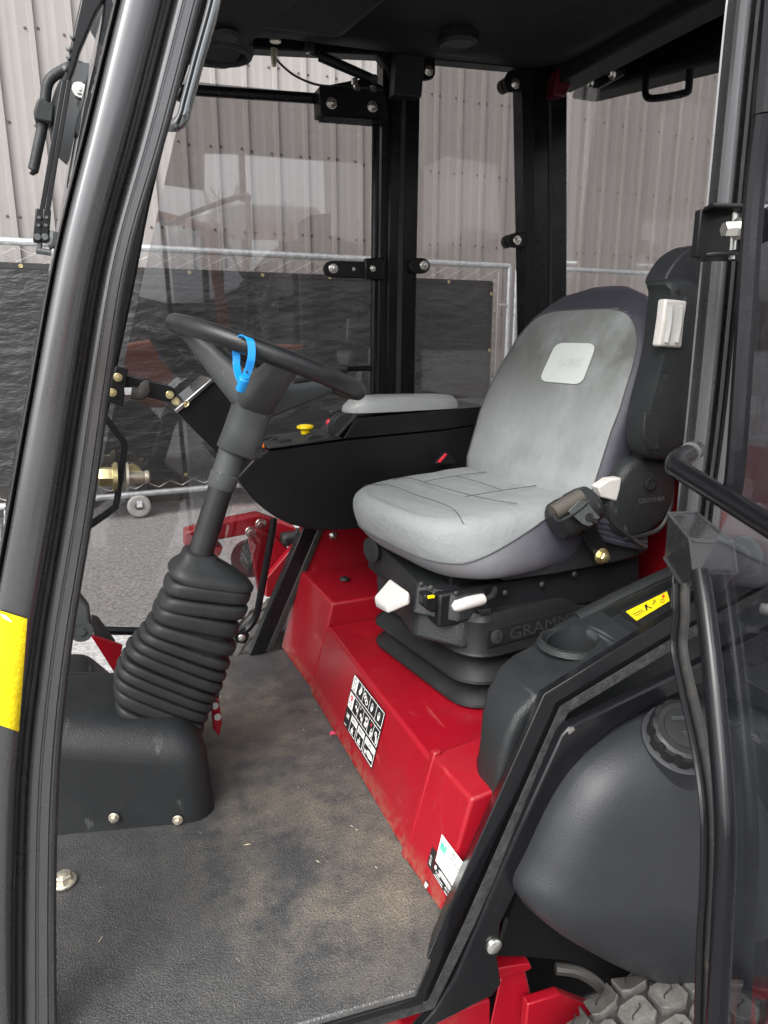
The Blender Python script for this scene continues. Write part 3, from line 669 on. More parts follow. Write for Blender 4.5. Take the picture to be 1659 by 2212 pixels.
st = tag(ob('blue_strap', b, M['blue'], bevel=.0005), 'bright blue plastic tie strap looped round the steering wheel rim', 'strap')
h0, h1 = P(530, 812, y=yn-.026), P(519, 843, y=yn-.012)
b = B(); b.tube([h0, lerp(h0, h1, .15), lerp(h0, h1, .2), lerp(h0, h1, .9), h1], [.0072, .0078, .0095, .0085, .0078], 12); ob('strap_lock', b, M['blue'], st)
b = B(); b.tube([P(534, 804, y=yn-.028), P(534, 804, y=yn-.0235)], .0022, 8); ob('strap_hole', b, M['foamdark'], st)
b = B()
for i in range(6):
    c = lerp(P(537, 796, y=yn-.0245), P(540, 778, y=yn-.0255), i/5); b.box(c, (.011, .001, .0011), Mx.Rotation(.25, 3, 'Y'))
ob('ridges', b, M['blue'], st)

# ---- console beside the seat
CYN = 1.72
def cp(lst, y=CYN): return [P(px, py, y=y) for px, py in lst]
b = B(); arc = [(512, 1032), (525, 1052), (545, 1077), (570, 1100), (598, 1119), (630, 1134), (668, 1143), (700, 1146), (745, 1145), (790, 1140), (850, 1120), (1000, 1060), (1042, 955), (1040, 917), (962, 930), (740, 952), (590, 973), (580, 971), (550, 990)]
b.prism(cp(arc), (0, .17, 0)); cons = ob('control_console', b, M['black_in'], mw, bevel=.004, label='black metal control console with curved lower edge')
b = B(); b.prism(cp([(728, 949), (744, 946), (768, 905), (1000, 882), (1056, 877), (1050, 914), (962, 927)], CYN-.004), (0, .175, 0)); ob('armrest_box', b, M['black_in'], cons, bevel=.004)
b = B(); b.prism(cp([(1020, 925), (1060, 919), (1058, 985), (1020, 1010)], CYN+.03), (0, .12, 0)); ob('console_bracket', b, M['black_in'], cons, bevel=.003)
# switch plate
tp = [P(578, 971, y=CYN-.006), P(738, 949, y=CYN-.006), P(738, 949, y=CYN-.006)+V((0, .16, .004)), P(578, 971, y=CYN-.006)+V((0, .16, .004))]
b = B(); b.prism(tp, (0, 0, .006)); pl = ob('switch_plate', b, M['plastic'], cons, bevel=.002)
def rocker(px, py, y, l, h, nm='rocker_switch'):
    c = P(px, py, y=y); b = B(); pr = [c+V((-l/2, 0, 0))]+[c+V((l*(t-.5), 0, h*math.sin(math.pi*min(1, t*1.0))**.8)) for t in (.08, .2, .35, .5, .65, .8, .92)]+[c+V((l/2, 0, 0))]
    b.prism(pr, (0, .016, 0)); return ob(nm, b, M['plastic'], cons, bevel=.002)
rocker(682, 949, CYN+.028, .058, .013); rocker(674, 947, CYN+.052, .058, .013); rocker(600, 952, CYN+.075, .05, .01); rocker(588, 949, CYN+.095, .05, .009)
b = B(); c = P(616, 957, y=CYN+.03); b.hexa([c+V(p) for p in ((-.018, 0, -.005), (.018, 0, -.005), (.018, .03, -.005), (-.018, .03, -.005), (-.015, 0, .010), (.016, 0, .010), (.016, .03, .010), (-.015, .03, .010))]); ob('toggle_switch', b, M['plastic'], cons, bevel=.003)
b = B(); c = P(660, 944, y=CYN+.11); b.lathe([(.011, -.01), (.012, .012), (.013, .020), (.0205, .022), (.023, .025), (.022, .030), (.012, .033)], AX(c, (0, 0, 1)), 20); ob('pull_knob', b, M['yellow'], cons, label='yellow mushroom pull knob')
b = B(); c = P(712, 913, y=CYN+.075); b.lathe([(.009, -.012), (.010, 0)], AX(c, (-.8, 0, .6)), 14); bt = ob('button_collar', b, M['white'], cons)
b = B(); b.lathe([(.0085, 0), (.0085, .005), (.006, .008)], AX(c, (-.8, 0, .6)), 14); ob('push_button', b, M['redbtn'], cons, label='red push button')
b = B(); c = P(568, 950, y=CYN+.03); b.hexa([c+V(p) for p in ((-.004, 0, -.02), (.004, 0, -.02), (.004, .008, -.02), (-.004, .008, -.02), (-.007, 0, .012), (-.003, 0, .014), (-.003, .008, .014), (-.007, .008, .012))]); ob('key_tab', b, M['orange'], cons, bevel=.001)
# sloped lever plate with two paddle levers
s0, s1 = P(730, 947, y=CYN-.002), P(772, 900, y=CYN-.002); sd_ = (s1-s0); sn_ = V((-sd_.z, 0, sd_.x)).normalized()
b = B(); b.prism([s0, s1, s1+V((0, .15, 0)), s0+V((0, .15, 0))], sn_*.008); ob('lever_plate', b, M['plastic'], cons, bevel=.002)
for yo in (.022, .048):
    b = B(); b.prism([s0+sd_*t+sn_*(.008+.024*math.sin(math.pi*t)**.7)+V((0, yo, 0)) for t in (0, .12, .25, .4, .55, .7, .85, .97)]+[s0+sd_*.97+V((0, yo, 0)), s0+V((0, yo, 0))], (0, .016, 0)); ob('paddle_lever', b, M['plastic'], cons, bevel=.002)
c = P(735, 890, y=CYN+.09); b = B(); b.hexa([c+V(p) for p in ((-.03, -.02, -.018), (.04, -.02, 0), (.04, .06, 0), (-.03, .06, -.018), (-.036, -.02, .006), (.034, -.02, .022), (.034, .06, .022), (-.036, .06, .006))]); ob('mode_switch', b, M['plastic'], cons, bevel=.004)
# armrest pad
x0, x1 = P(757, 895, y=CYN-.004), P(1000, 882, y=CYN-.004); yc = CYN+.055
rr = []
for t, w, h in ((0, .012, .006), (.02, .03, .016), (.06, .042, .026), (.14, .050, .046), (.22, .054, .040), (.35, .056, .041), (.6, .056, .039), (.85, .054, .036), (.95, .050, .033), (.985, .042, .022), (1, .034, .006)):
    c = lerp(x0, x1, t); c = V((c.x, yc, c.z)); ring = []
    for j in range(20):
        q = 2*math.pi*j/20; cq, sq = math.cos(q), math.sin(q)
        ring.append(c+V((0, w*math.copysign(abs(cq)**.6, cq), h*(.0 if sq < 0 else abs(sq)**.55))))
    rr.append(ring)
b = B(); b.loft(rr); ob('armrest_pad', b, M['arm'], cons, ang=60, label='grey padded armrest on the console')
# display box in front
yd_ = 1.78
b = B(); b.prism(cp([(384, 893), (462, 824), (560, 930), (545, 1000), (480, 990)], yd_), (0, .16, 0)); disp = ob('display_box', b, M['black_in'], mw, bevel=.003, label='black display housing behind the steering wheel')
b = B(); b.prism(cp([(376, 886), (457, 817), (463, 824), (383, 895)], yd_-.008), (0, .176, 0)); ob('display_face', b, M['gloss'], disp, bevel=.003)
bolt(P(404, 874, y=yd_-.008), (-.7, -.3, .6), .006, M['zinc'], disp)
# pedals and lever near the pedestal
b = B(); q = [P(456, 1512, y=1.50), P(470, 1508, y=1.50), P(480, 1560, y=1.50), P(474, 1592, y=1.50), P(460, 1575, y=1.50)]
b.prism(q, (.01, .10, -.01)); pe = ob('brake_pedal', b, M['red'], mw, bevel=.003, label='red foot pedal with worn grey pads')
for px, py in ((464, 1524), (470, 1548)):
    b = B(); c = P(px, py, y=1.492); b.lathe([(.008, 0), (.008, .004)], AX(c, (0, -1, .2)), 10); ob('pedal_pad', b, M['cast'], pe)
b = B(); b.tube([P(440, 1500, y=1.5), P(473, 1501, y=1.5)], .006, 8); ob('pedal_pin', b, M['rubber'], pe)
b = B(); b.prism([P(195, 1372, y=1.80), P(265, 1395, y=1.80), P(262, 1412, y=1.80), P(246, 1452, y=1.80)], (0, .012, 0)); fp = ob('foot_plate', b, M['red'], mw, bevel=.002, label='red triangular pedal bracket behind the boot')
b = B(); b.prism([P(197, 1345, y=1.83), P(212, 1350, y=1.83), P(250, 1402, y=1.83), P(208, 1390, y=1.83)], (0, .06, .0)); ob('pedal_tread', b, M['rubber'], fp)
b = B(); b.prism([P(140, 1240, y=1.70), P(160, 1270, y=1.70), P(192, 1310, y=1.70), P(199, 1360, y=1.70), P(194, 1382, y=1.70), P(178, 1390, y=1.70), P(150, 1375, y=1.70), P(130, 1330, y=1.70)], (0, .03, 0)); tl = ob('tilt_arm', b, M['hub'], mw, bevel=.008, seg=3)
b = B(); b.lathe([(.026, 0), (.026, .004), (.018, .004), (.018, .002)], AX(P(176, 1363, y=1.70), (0, -1, 0)), 18); b.lathe([(.010, .002), (.010, .008)], AX(P(176, 1363, y=1.70), (0, -1, 0)), 6); ob('pivot_bolt', b, M['hub'], tl)
b = B(); b.hexa([V(p) for p in ((-.6, 1.76, 0), (-.02, 1.76, 0), (-.02, 2.0, 0), (-.6, 2.0, 0), (-.6, 1.80, .16), (-.10, 1.80, .10), (-.10, 2.0, .10), (-.6, 2.0, .16))]); ob('front_hump', b, M['plastic'], mw, bevel=.03, seg=3)

# ---- the seat (the upper part stands swivelled a little towards the door)
SRM = Mx.Translation((.87, 1.43, 0)) @ Mx.Rotation(R(8), 4, 'Z') @ Mx.Translation((-.87, -1.43, 0))
def SR(p): return SRM @ V(p)
SX_ = (SRM.to_3x3() @ V((1, 0, 0)))
seat = B(); seat.box((.86, 1.42, .452), (.44, .34, .05)); seat = ob('seat', seat, M['black_in'], mw, bevel=.006, label='worn light grey suspension seat with slate grey sides')
# suspension bellows: flared lips
def sring(hx, hy, r, z, cx=.86, cy=1.41): return [SR((x, y, z)) for x, y in rrect(hx, hy, r, 6, cx, cy)]
lv = [(.225, .19, .05, .187), (.250, .218, .07, .192), (.257, .225, .075, .198), (.256, .224, .075, .203), (.218, .188, .05, .236), (.206, .176, .05, .2435), (.250, .218, .075, .246), (.258, .226, .075, .252), (.257, .225, .075, .258), (.218, .188, .05, .296), (.206, .176, .05, .3035), (.250, .218, .075, .306), (.256, .224, .075, .313), (.254, .222, .075, .319), (.243, .213, .045, .385), (.235, .205, .045, .40)]
b = B(); b.loft([sring(*q) for q in lv]); M['bellows'] = mat('black suspension rubber', (.010, .0105, .011), .42, spec=.3, bump=(200, .1, 3), dirt=((.05, .05, .05), 14, .52, .85, .3))
bel = ob('suspension_bellows', b, M['bellows'], seat, ang=24, bevel=0)
# embossed maker's word on the upper pleat, near side
def pl_pt(x, t): return SR((x, lerp(1.41-.223, 1.41-.214, t), lerp(.319, .385, t)))
pn = (pl_pt(.7, 1)-pl_pt(.7, 0)).normalized(); nn = SX_.cross(pn)
b = B(); b.prism([pl_pt(x, t)+nn*.0005 for x, t in ((.645, .24), (.935, .24), (.935, .80), (.645, .80))], nn*.0015); ob('name_plate', b, M['bellows'], seat, bevel=.0007)
text('lettering', 'GRAMMER', pl_pt(.700, .32)+nn*.002, SX_, pn, .025, M['emboss'], seat, ext=.0022, sx=1.3)
b = B(); b.lathe([(.015, 0), (.015, .002), (.012, .003)], AX(pl_pt(.670, .52)+nn*.002, nn), 18); ob('emblem', b, M['emboss'], seat)
b = B()
for a in (90, 210, 330): b.box(pl_pt(.670, .52)+nn*.0055+(V((1, 0, 0))*math.cos(R(a))+pn*math.sin(R(a)))*.006, (.012, .002, .003), Mx.Rotation(-R(a), 3, 'Y'))
ob('emblem_mark', b, M['boot'], seat)
# housing above the bellows
b = B(); b.hexa([V(p) for p in ((.59, 1.20, .375), (1.10, 1.20, .375), (1.10, 1.62, .375), (.59, 1.62, .375), (.60, 1.22, .44), (1.10, 1.215, .47), (1.10, 1.60, .47), (.60, 1.60, .44))]); ob('suspension_housing', b, M['black_in'], seat, bevel=.006)
b = B(); b.hexa([V(p) for p in ((.555, 1.25, .395), (.63, 1.19, .385), (.68, 1.19, .39), (.60, 1.58, .395), (.575, 1.27, .45), (.64, 1.205, .435), (.70, 1.20, .44), (.60, 1.57, .455))]); ob('housing_lid', b, M['plastic'], seat, bevel=.004)
b = B(); b.hexa([V(p) for p in ((.56, 1.26, .335), (.64, 1.185, .325), (.69, 1.185, .33), (.60, 1.58, .34), (.575, 1.27, .394), (.64, 1.20, .384), (.70, 1.20, .389), (.60, 1.57, .394))]); ob('housing_skirt', b, M['plastic'], seat, bevel=.01, seg=3)
for px, py in ((910, 1262), (930, 1270), (985, 1282), (1090, 1280), (1170, 1262), (1240, 1240)):
    b = B(); b.lathe([(.006, 0), (.006, .003), (.003, .005)], AX(P(px, py, y=1.197), (0, -1, .1)), 10); ob('rivet', b, M['rubber'], seat)
# slide rail on the near side
b = B(); b.prism([P(1090, 1225, y=1.19), P(1240, 1185, y=1.19), P(1260, 1165, y=1.19), P(1290, 1150, y=1.19), P(1395, 1150, y=1.19), P(1392, 1195, y=1.19), P(1330, 1215, y=1.19), P(1200, 1240, y=1.19), P(1085, 1255, y=1.19)], (0, .03, 0)); rail = ob('slide_rail', b, M['plastic'], seat, bevel=.003)
b = B(); b.prism([P(1255, 1155, y=1.165), P(1290, 1140, y=1.165), P(1318, 1190, y=1.165), P(1310, 1212, y=1.165), P(1290, 1213, y=1.165)], (0, .01, 0)); ob('belt_bracket', b, M['black_in'], seat, bevel=.003)
bolt(P(1299, 1201, y=1.164), (0, -1, 0), .012, M['zinc'], seat, .014, 'belt_bolt')
# cushion
cxx, cyy = .75, 1.425
def cring(z, ins, n=64):
    out = []
    for j in range(n):
        t = 2*math.pi*j/n; c, s_ = math.cos(t), math.sin(t)
        e = 2/(3.4 if c < 0 else 6)
        x = (.225-ins)*math.copysign(abs(c)**e, c); y = (.236-ins)*math.copysign(abs(s_)**(2/4.2), s_)
        fx = (x+.225)/.45
        zz = z+.018*(1-fx)*0+(.012*(1-abs(y)/.236)*-1 if z > .6 and ins > .03 else 0)
        out.append(V((cxx+x, cyy+y, zz)))
    return out
def tilt(p): return SR((p.x, p.y, p.z+(.96-p.x)*-.05+.012))
CL = [(.470, .05), (.462, .02), (.475, .004), (.51, -.004), (.545, -.002), (.574, .003), (.594, .012), (.606, .030), (.6105, .06), (.609, .11), (.606, .16), (.604, .21)]
CLs = [(q.x, q.y) for q in sm([V((z, i_, 0)) for z, i_ in CL], 4)]
def seam_z(x): return .512+max(0, min(1, (x-.57)/.27))*.086
b = B(); NR = 96; raw = [cring(z, i_, NR) for z, i_ in CLs]; rings = []; nz0 = len(raw)
for k, r in enumerate(raw):
    lowf = max(0, min(1, (.60-CLs[k][0])/.13)) if k < nz0*.62 else 0
    out = []
    for p in r:
        fr = max(0, min(1, (.84-p.x)/.26)); q = p.copy(); q.x += .050*fr*lowf**1.6; q.z += .012*fr*lowf; out.append(tilt(q))
    rings.append(out)
b.loft(rings)
def lvl(k, j): return raw[k][j].z-seam_z(raw[k][j].x) if k < nz0*.62 else 1
for n_, f in enumerate(b.f):
    if len(f) > 4: continue
    k, jj = divmod(n_, NR); b.m[n_] = 1 if (lvl(k, jj)+lvl(k+1, jj)) < 0 else 0
b.m[len(b.f)-2] = 1
pth = []; cols = []
def resamp(pl, n):
    d = [0]
    for p, q in zip(pl, pl[1:]): d.append(d[-1]+(q-p).length)
    out = []
    for m_ in range(n):
        t = d[-1]*m_/(n-1); k = 0
        while k < len(pl)-2 and d[k+1] < t: k += 1
        out.append(lerp(pl[k], pl[k+1], (t-d[k])/max(1e-9, d[k+1]-d[k])))
    return out
for jj in range(NR):
    for k in range(2, nz0-1):
        a0, a1 = lvl(k, jj), lvl(k+1, jj)
        if a0 < 0 <= a1:
            t = a0/(a0-a1) if a1 < 1 else 0; q = lerp(rings[k][jj], rings[k+1][jj], t); cq = V((q.x-SR((cxx, cyy, 0)).x, q.y-SR((cxx, cyy, 0)).y, 0)).normalized()
            pth.append(q+cq*.0012); cols.append((resamp([rings[m_][jj] for m_ in range(k+1)]+[q], 12), resamp([q]+[rings[m_][jj] for m_ in range(k+1, nz0)], 26))); break
b = B(); b.loft([[c_[0][m_] for c_ in cols] for m_ in range(12)]); b.f.pop(); b.m.pop(); ob('cushion_skirt', b, M['skirt'], seat, ang=80)
b = B(); b.loft([[c_[1][m_] for c_ in cols] for m_ in range(26)]); b.f.pop(-2); b.m.pop(-2); ob('seat_cushion', b, M['fabric_top'], seat, ang=80)
b = B()
b.tube(pth, .0015, 5, loop=True)
def ctop(x, y, e=.001):      # height of the cushion top
    u = max(abs(x-cxx)/.225, abs(y-cyy)/.236); z = interp([(0, .606), (.3, .609), (.55, .613), (.69, .615), (.82, .608), (.905, .594), (.965, .572), (1.0, .55)], u)
    q = tilt(V((x, y, z))); q.z += e; return q
for ln in ([(.60, 1.63), (.62, 1.55), (.62, 1.42), (.62, 1.29), (.60, 1.22)], [(.66, 1.63), (.69, 1.58), (.71, 1.5), (.72, 1.42), (.72, 1.30), (.75, 1.24)], [(.705, 1.53), (.80, 1.53), (.94, 1.54)], [(.705, 1.36), (.80, 1.35), (.94, 1.35)], [(.80, 1.53), (.81, 1.44), (.80, 1.35)]):
    b.tube(sm([ctop(x, y) for x, y in ln], 5), .0009, 5)
ob('cushion_seam', b, M['piping'], seat)
# backrest
XT = [(.56, .885), (.62, .893), (.74, .935), (.85, .988), (.95, 1.042), (1.04, 1.098)]
HWT = [(0, .222), (.10, .236), (.45, .238), (.62, .226), (.75, .212), (.86, .188), (.93, .16), (.97, .128), (1.0, .075)]
ZB0, ZH = .575, .468
def back(t, a, e=0):     # a: angle round the section, 0..2pi, front at pi
    z = ZB0+ZH*t; hw = interp(HWT, t); thick = interp([(0, .060), (.5, .072), (.85, .068), (.97, .042), (1, .014)], t)
    x = interp(XT, z)+.064
    c, s_ = math.cos(a), math.sin(a)
    fx = math.copysign(abs(c)**.62, c); fy = math.copysign(abs(s_)**.62, s_)
    dx = fx*(thick+e); y = fy*(hw+e)
    if c < 0: dx += .016*(1-min(1, (abs(y)/max(hw, .01)))**2)*math.sin(math.pi*min(1, t*.95+.05))
    return SR((x+dx, 1.422+y*1.035, z+(-fx*.02 if c < 0 else 0)))
NB, NT = 132, 70
def aw_(t): return 1.06*(max(0, 1-(max(0, t-.55)/.335)**3.2))**(1/3.2)
b = B(); rr = [[back(i/NT, 2*math.pi*(j+.5)/NB) for j in range(NB)] for i in range(NT+1)]
b.loft(rr)
for i, f in enumerate(b.f):
    if len(f) > 4: b.m[i] = 1; continue
    row = i//NB; j = i % NB; a = 2*math.pi*(j+1)/NB; fr = abs(a-math.pi) < aw_((row+.5)/NT)
    b.m[i] = 0 if fr else 1
ob('backrest', b, [M['fabric'], M['fabric_side']], seat, ang=80)
b = B(); aw = 1.06
ts_ = [.885*(1-(1-q/40)**1.6) for q in range(41)]
path = [back(t, math.pi+aw_(t), .0015) for t in ts_]+[back(t, math.pi-aw_(t), .0015) for t in reversed(ts_[:-1])]
b.tube(path, .0013, 5); ob('backrest_seam', b, M['piping'], seat)
# faded white patch on the backrest, following its surface
def pat_a(f): return math.pi-math.copysign(math.asin(abs(f)**(1/.62)), -f)*-1
def pat(u, v, e=.003):
    return back(lerp(.72, .53, v), pat_a(lerp(.12, -.46, u)), e)
b = B(); PU, PVn = 14, 12
def patr(u, v):      # rounded corners
    return pat(u, v)
gv = [[(i/PU, j/PVn) for j in range(PVn+1)] for i in range(PU+1)]
b.grid(lambda u, v: pat(*(lambda a, c: (a, c))(.5+(u-.5)*(1-.10*max(0, abs(v-.5)*2-.8)/.2), .5+(v-.5)*(1-.10*max(0, abs(u-.5)*2-.8)/.2)), .0035), PU, PVn)
pt = ob('backrest_patch', b, M['patch'], seat, ang=80)
o_ = pat(.30, .60, .0045); xd = pat(.9, .6, .0045)-o_
text('lettering', 'U RG', o_, xd, pat(.3, .3)-pat(.3, .6), .022, M['patch_txt'], seat, ext=.0008)
# recliner cover, adjuster, folded armrest on the near side
def ring_px(lst, y): return [P(px, py, y=y) for px, py in lst]
b = B(); rcx = sm(ring_px([(1305, 1080), (1325, 1035), (1355, 995), (1400, 985), (1445, 1000), (1455, 1060), (1435, 1110), (1395, 1150), (1345, 1165), (1305, 1140)], 1.175), 3, loop=True)
cc = sum(rcx, V())/len(rcx)
b.loft([[p+V((0, .03, 0)) for p in rcx], rcx, [cc+(p-cc)*.93+V((0, -.012, 0)) for p in rcx], [cc+(p-cc)*.8+V((0, -.018, 0)) for p in rcx]]); ob('recliner_cover', b, M['plastic'], seat, ang=50)
b = B(); c = P(1403, 1045, y=1.155); b.lathe([(.0135, 0), (.0135, .004), (.011, .005), (.011, .003)], AX(c, (0, -1, 0)), 20); ob('recliner_button', b, M['plastic'], seat)
text('lettering', 'GRAMMER', P(1378, 1088, y=1.153), (1, 0, 0), (0, 0, 1), .011, M['hub'], seat, ext=.001, sx=.95)
b = B(); b.tube(sm(ring_px([(1310, 1090), (1325, 1130), (1370, 1165), (1392, 1180)], 1.16), 5), .005, 6); b.tube(sm(ring_px([(1450, 1060), (1447, 1100), (1420, 1145), (1350, 1163)], 1.163), 5), .005, 6); ob('cover_cord', b, M['rubber'], seat)
b = B(); rr = []
for k in range(4):
    pts = sm(ring_px([(1285, 1125+10*k), (1320, 1130+12*k), (1360, 1142+11*k), (1393, 1150+10*k)], 1.172+.002*k), 5); b.tube(pts, .009, 8)
ob('cover_folds', b, M['fabric_side'], seat)
b = B(); q = [(1292, 1052), (1318, 1035), (1344, 1032), (1340, 1060), (1333, 1084), (1300, 1075)]
b.prism(ring_px(q, 1.155), (0, .025, 0)); ob('recline_lever', b, M['white'], seat, bevel=.004, seg=3, label='white recline lever beside the backrest')
b = B()      # folded armrest: plastic body and padded back
body = sm(ring_px([(1440, 640), (1438, 610), (1470, 600), (1505, 620), (1500, 700), (1492, 800), (1480, 900), (1478, 985), (1440, 995), (1402, 985), (1388, 930), (1400, 860), (1425, 760)], 1.12), 4, loop=True)
cc = sum(body, V())/len(body)
b.loft([[p+V((0, .05, 0)) for p in body], body, [cc+(p-cc)*.94+V((0, -.012, 0)) for p in body], [cc+(p-cc)*.7+V((0, -.015, 0)) for p in body]]); ob('armrest_shell', b, M['plastic'], seat, ang=50, label='black plastic shell of the raised left armrest')
b = B(); padp = sm(ring_px([(1440, 612), (1452, 575), (1480, 543), (1520, 528), (1560, 560), (1560, 700), (1545, 900), (1530, 1000), (1480, 1000), (1470, 930), (1482, 800), (1495, 700), (1490, 640)], 1.14), 4, loop=True)
cc = sum(padp, V())/len(padp); b.prism(padp, (0, .06, 0)); ob('armrest_pad', b, M['tank'], seat, bevel=.008, seg=3)
b = B(); b.prism(ring_px([(1438, 645), (1486, 650), (1480, 690), (1474, 752), (1424, 748), (1433, 690)], 1.098), (0, .022, 0)); gp_ = ob('armrest_grip', b, M['white'], seat, bevel=.005, seg=3, label='white finger grip on the raised armrest')
b = B()
for xo in (0, 22): b.tube(sm(ring_px([(1447+xo, 660), (1444+xo, 700), (1437+xo, 740)], 1.0975), 4), (.0025, .0075), 8)
ob('grip_groove', b, M['cast'], seat)
for px, py in ((1465, 628), (1437, 802)):
    b = B(); b.lathe([(.004, 0), (.004, .002)], AX(P(px, py, y=1.104), (0, -1, 0)), 10); ob('shell_screw', b, M['foamdark'], seat)
b = B(); b.prism(ring_px([(1394, 893), (1425, 893), (1426, 970), (1405, 972), (1390, 940)], 1.104), (0, .01, 0)); ob('shell_cap', b, M['plastic'], seat, bevel=.002)
# belt retractor
b = B(); ca_, cb_ = P(1215, 1110, y=1.14), P(1285, 1110, y=1.14)
ca_ = P(1210, 1125, y=1.145); cb_ = P(1280, 1085, y=1.145); dx_ = (cb_-ca_).normalized()
b.lathe([(.034, -.012), (.040, -.006), (.042, .012), (.040, .03), (.042, .035), (.042, .06), (.038, .078), (.03, .084)], AX(ca_, dx_), 24); ret = ob('belt_retractor', b, M['plastic'], seat, ang=40, label='black seat belt retractor on the cushion side')
m_ = AX(lerp(ca_, cb_, .35), dx_)
e1, e2 = P(1195, 1108, y=1.10), P(1255, 1072, y=1.10)
b = B(); b.tube([e1, e2], .016, 14); ob('belt_webbing', b, mat('brown black webbing', (.05, .044, .036), .7, bump=(300, .4, 2)), seat)
b = B(); b.prism(ring_px([(1228, 1105), (1250, 1083), (1268, 1083), (1283, 1103), (1297, 1118), (1290, 1123), (1284, 1120), (1276, 1126), (1283, 1132), (1272, 1137), (1260, 1133)], 1.083), (0, .004, 0)); tg = ob('belt_tongue', b, M['hub'], seat, bevel=.0008)
b = B(); b.lathe([(.0085, 0), (.0085, .002)], AX(P(1272, 1117, y=1.0828), (0, -1, 0)), 14); b.box(P(1284, 1125, y=1.0822), (.016, .002, .006), Mx.Rotation(.5, 3, 'Y')); ob('tongue_slot', b, M['foamdark'], seat)
b = B(); b.tube(sm([P(1196, 1112, y=1.09), P(1208, 1126, y=1.085), P(1240, 1108, y=1.085), P(1268, 1085, y=1.085)], 4), .004, 8); ob('belt_guide', b, M['plastic'], seat)
b = B(); b.prism(ring_px([(940, 1003), (962, 976), (975, 980), (990, 1004)], 1.66), (0, .02, 0)); bk = ob('belt_buckle', b, M['black_in'], seat, bevel=.003)
b = B(); b.prism(ring_px([(946, 997), (963, 979), (966, 982), (950, 1000)], 1.658), (0, .012, 0)); ob('buckle_button', b, M['redbtn'], seat)
# white levers below the cushion
def P2(lst): return [P(px, py, y=yy) for px, py, yy in lst]
lp = P2([(842, 1248, 1.32), (884, 1278, 1.24), (882, 1290, 1.225), (834, 1310, 1.24), (810, 1298, 1.30), (808, 1288, 1.315)])
b = B(); b.prism(lp, (.004, 0, -.017)); ob('height_handle', b, M['white'], seat, bevel=.005, seg=3, label='white moulded height handle under the cushion front')
pts = P2([(978, 1314, 1.15), (986, 1309, 1.15), (1010, 1302, 1.153), (1035, 1296, 1.158), (1043, 1294, 1.16)])
b = B(); b.tube(pts, [.006, .0115, .0125, .012, .011], 12); ob('weight_lever', b, M['white'], seat, label='white grip lever at the near front corner of the seat')
b = B(); b.tube(sm(P2([(1040, 1295, 1.16), (1060, 1290, 1.165), (1068, 1280, 1.18), (1070, 1272, 1.20)]), 4), .006, 8); ob('lever_stem', b, M['rubber'], seat)
b = B(); b.prism(ring_px([(916, 1285), (935, 1283), (947, 1290), (947, 1322), (932, 1325), (915, 1312)], 1.175), (0, .03, 0)); ob('rotary_knob', b, M['black_in'], seat, bevel=.006, seg=3)
b = B(); b.box(P(931, 1289, y=1.174), (.014, .004, .005)); ob('knob_mark', b, M['yellow'], seat)
b = B(); b.prism(ring_px([(1032, 1318), (1062, 1313), (1062, 1325), (1042, 1331)], 1.17), (0, .03, 0)); ob('tab_lever', b, M['plastic'], seat, bevel=.003)
b = B(); b.lathe([(.03, 0), (.032, .004), (.032, .01), (.028, .012)], AX(P(808, 1187, y=1.56), (-1, -.25, 0)), 22); b.lathe([(.022, -.1), (.024, 0)], AX(P(808, 1187, y=1.56), (-1, -.25, 0)), 18); ob('weight_knob', b, M['rubber'], seat)

# ---- cup holder console on the near side
YC0, YC1 = .885, 1.075
sil = [(1030, 1650), (1031, 1595), (1037, 1540), (1049, 1485), (1072, 1438), (1104, 1410), (1144, 1390), (1164, 1370), (1196, 1346), (1286, 1297), (1446, 1222), (1700, 1105)]
ysil = [.955, .965, .975, .99, 1.01, 1.03, 1.05, 1.06, 1.07, 1.075, 1.08, 1.08]
prof3 = [P(px, py, y=yy) for (px, py), yy in zip(sil, ysil)]
prof = [(p.x, p.z) for p in prof3]
def hgt(x): return interp(prof[3:], x)
b = B(); pf3 = prof3+[V((prof3[-1].x, 1.08, .15)), V((prof3[0].x, .955, .15))]; b.loft([[V((p.x, YC0, p.z)) for p in pf3], pf3]); cons2 = ob('side_console', b, M['plastic'], mw, bevel=.014, seg=4, label='black grained storage console with cup holder')
cup = P(1234, 1406, z=hgt(.70)); CRD = .049
def cut(o, cb):
    c = ob('cutter', cb, M['plastic'], smooth=False); q = o.modifiers.new('c', 'BOOLEAN'); q.object = c; q.solver = 'EXACT'
    bpy.context.view_layer.update(); dg = bpy.context.evaluated_depsgraph_get()
    me = bpy.data.meshes.new_from_object(o.evaluated_get(dg)); o.modifiers.clear(); o.data = me; bpy.data.objects.remove(c)
    me.set_sharp_from_angle(angle=R(40))
mm_ = AX(V((cup.x, cup.y, hgt(cup.x)-.085)), (0, 0, 1))
cb = B(); cb.lathe([(CRD*.92, 0), (CRD, .16)], mm_, 30); cut(cons2, cb)
tx0 = cup.x+.075; sl_ = (hgt(tx0+.4)-hgt(tx0))/.4
def tq(x, y, d): return V((x, y, hgt(tx0)+(x-tx0)*sl_+d))
cb = B(); cb.hexa([tq(tx0, .85, -.022), tq(2, .85, -.022), tq(2, 1.035, -.022), tq(tx0+.02, 1.035, -.022), tq(tx0, .85, .2), tq(2, .85, .2), tq(2, 1.035, .2), tq(tx0+.02, 1.035, .2)]); cut(cons2, cb)
b = B(); b.lathe([(CRD-.001, .070), (CRD+.002, .084), (CRD+.006, .089), (CRD+.011, .087), (CRD+.015, .078)], mm_, 30, caps=False)
ob('cup_holder', b, M['plastic'], cons2)
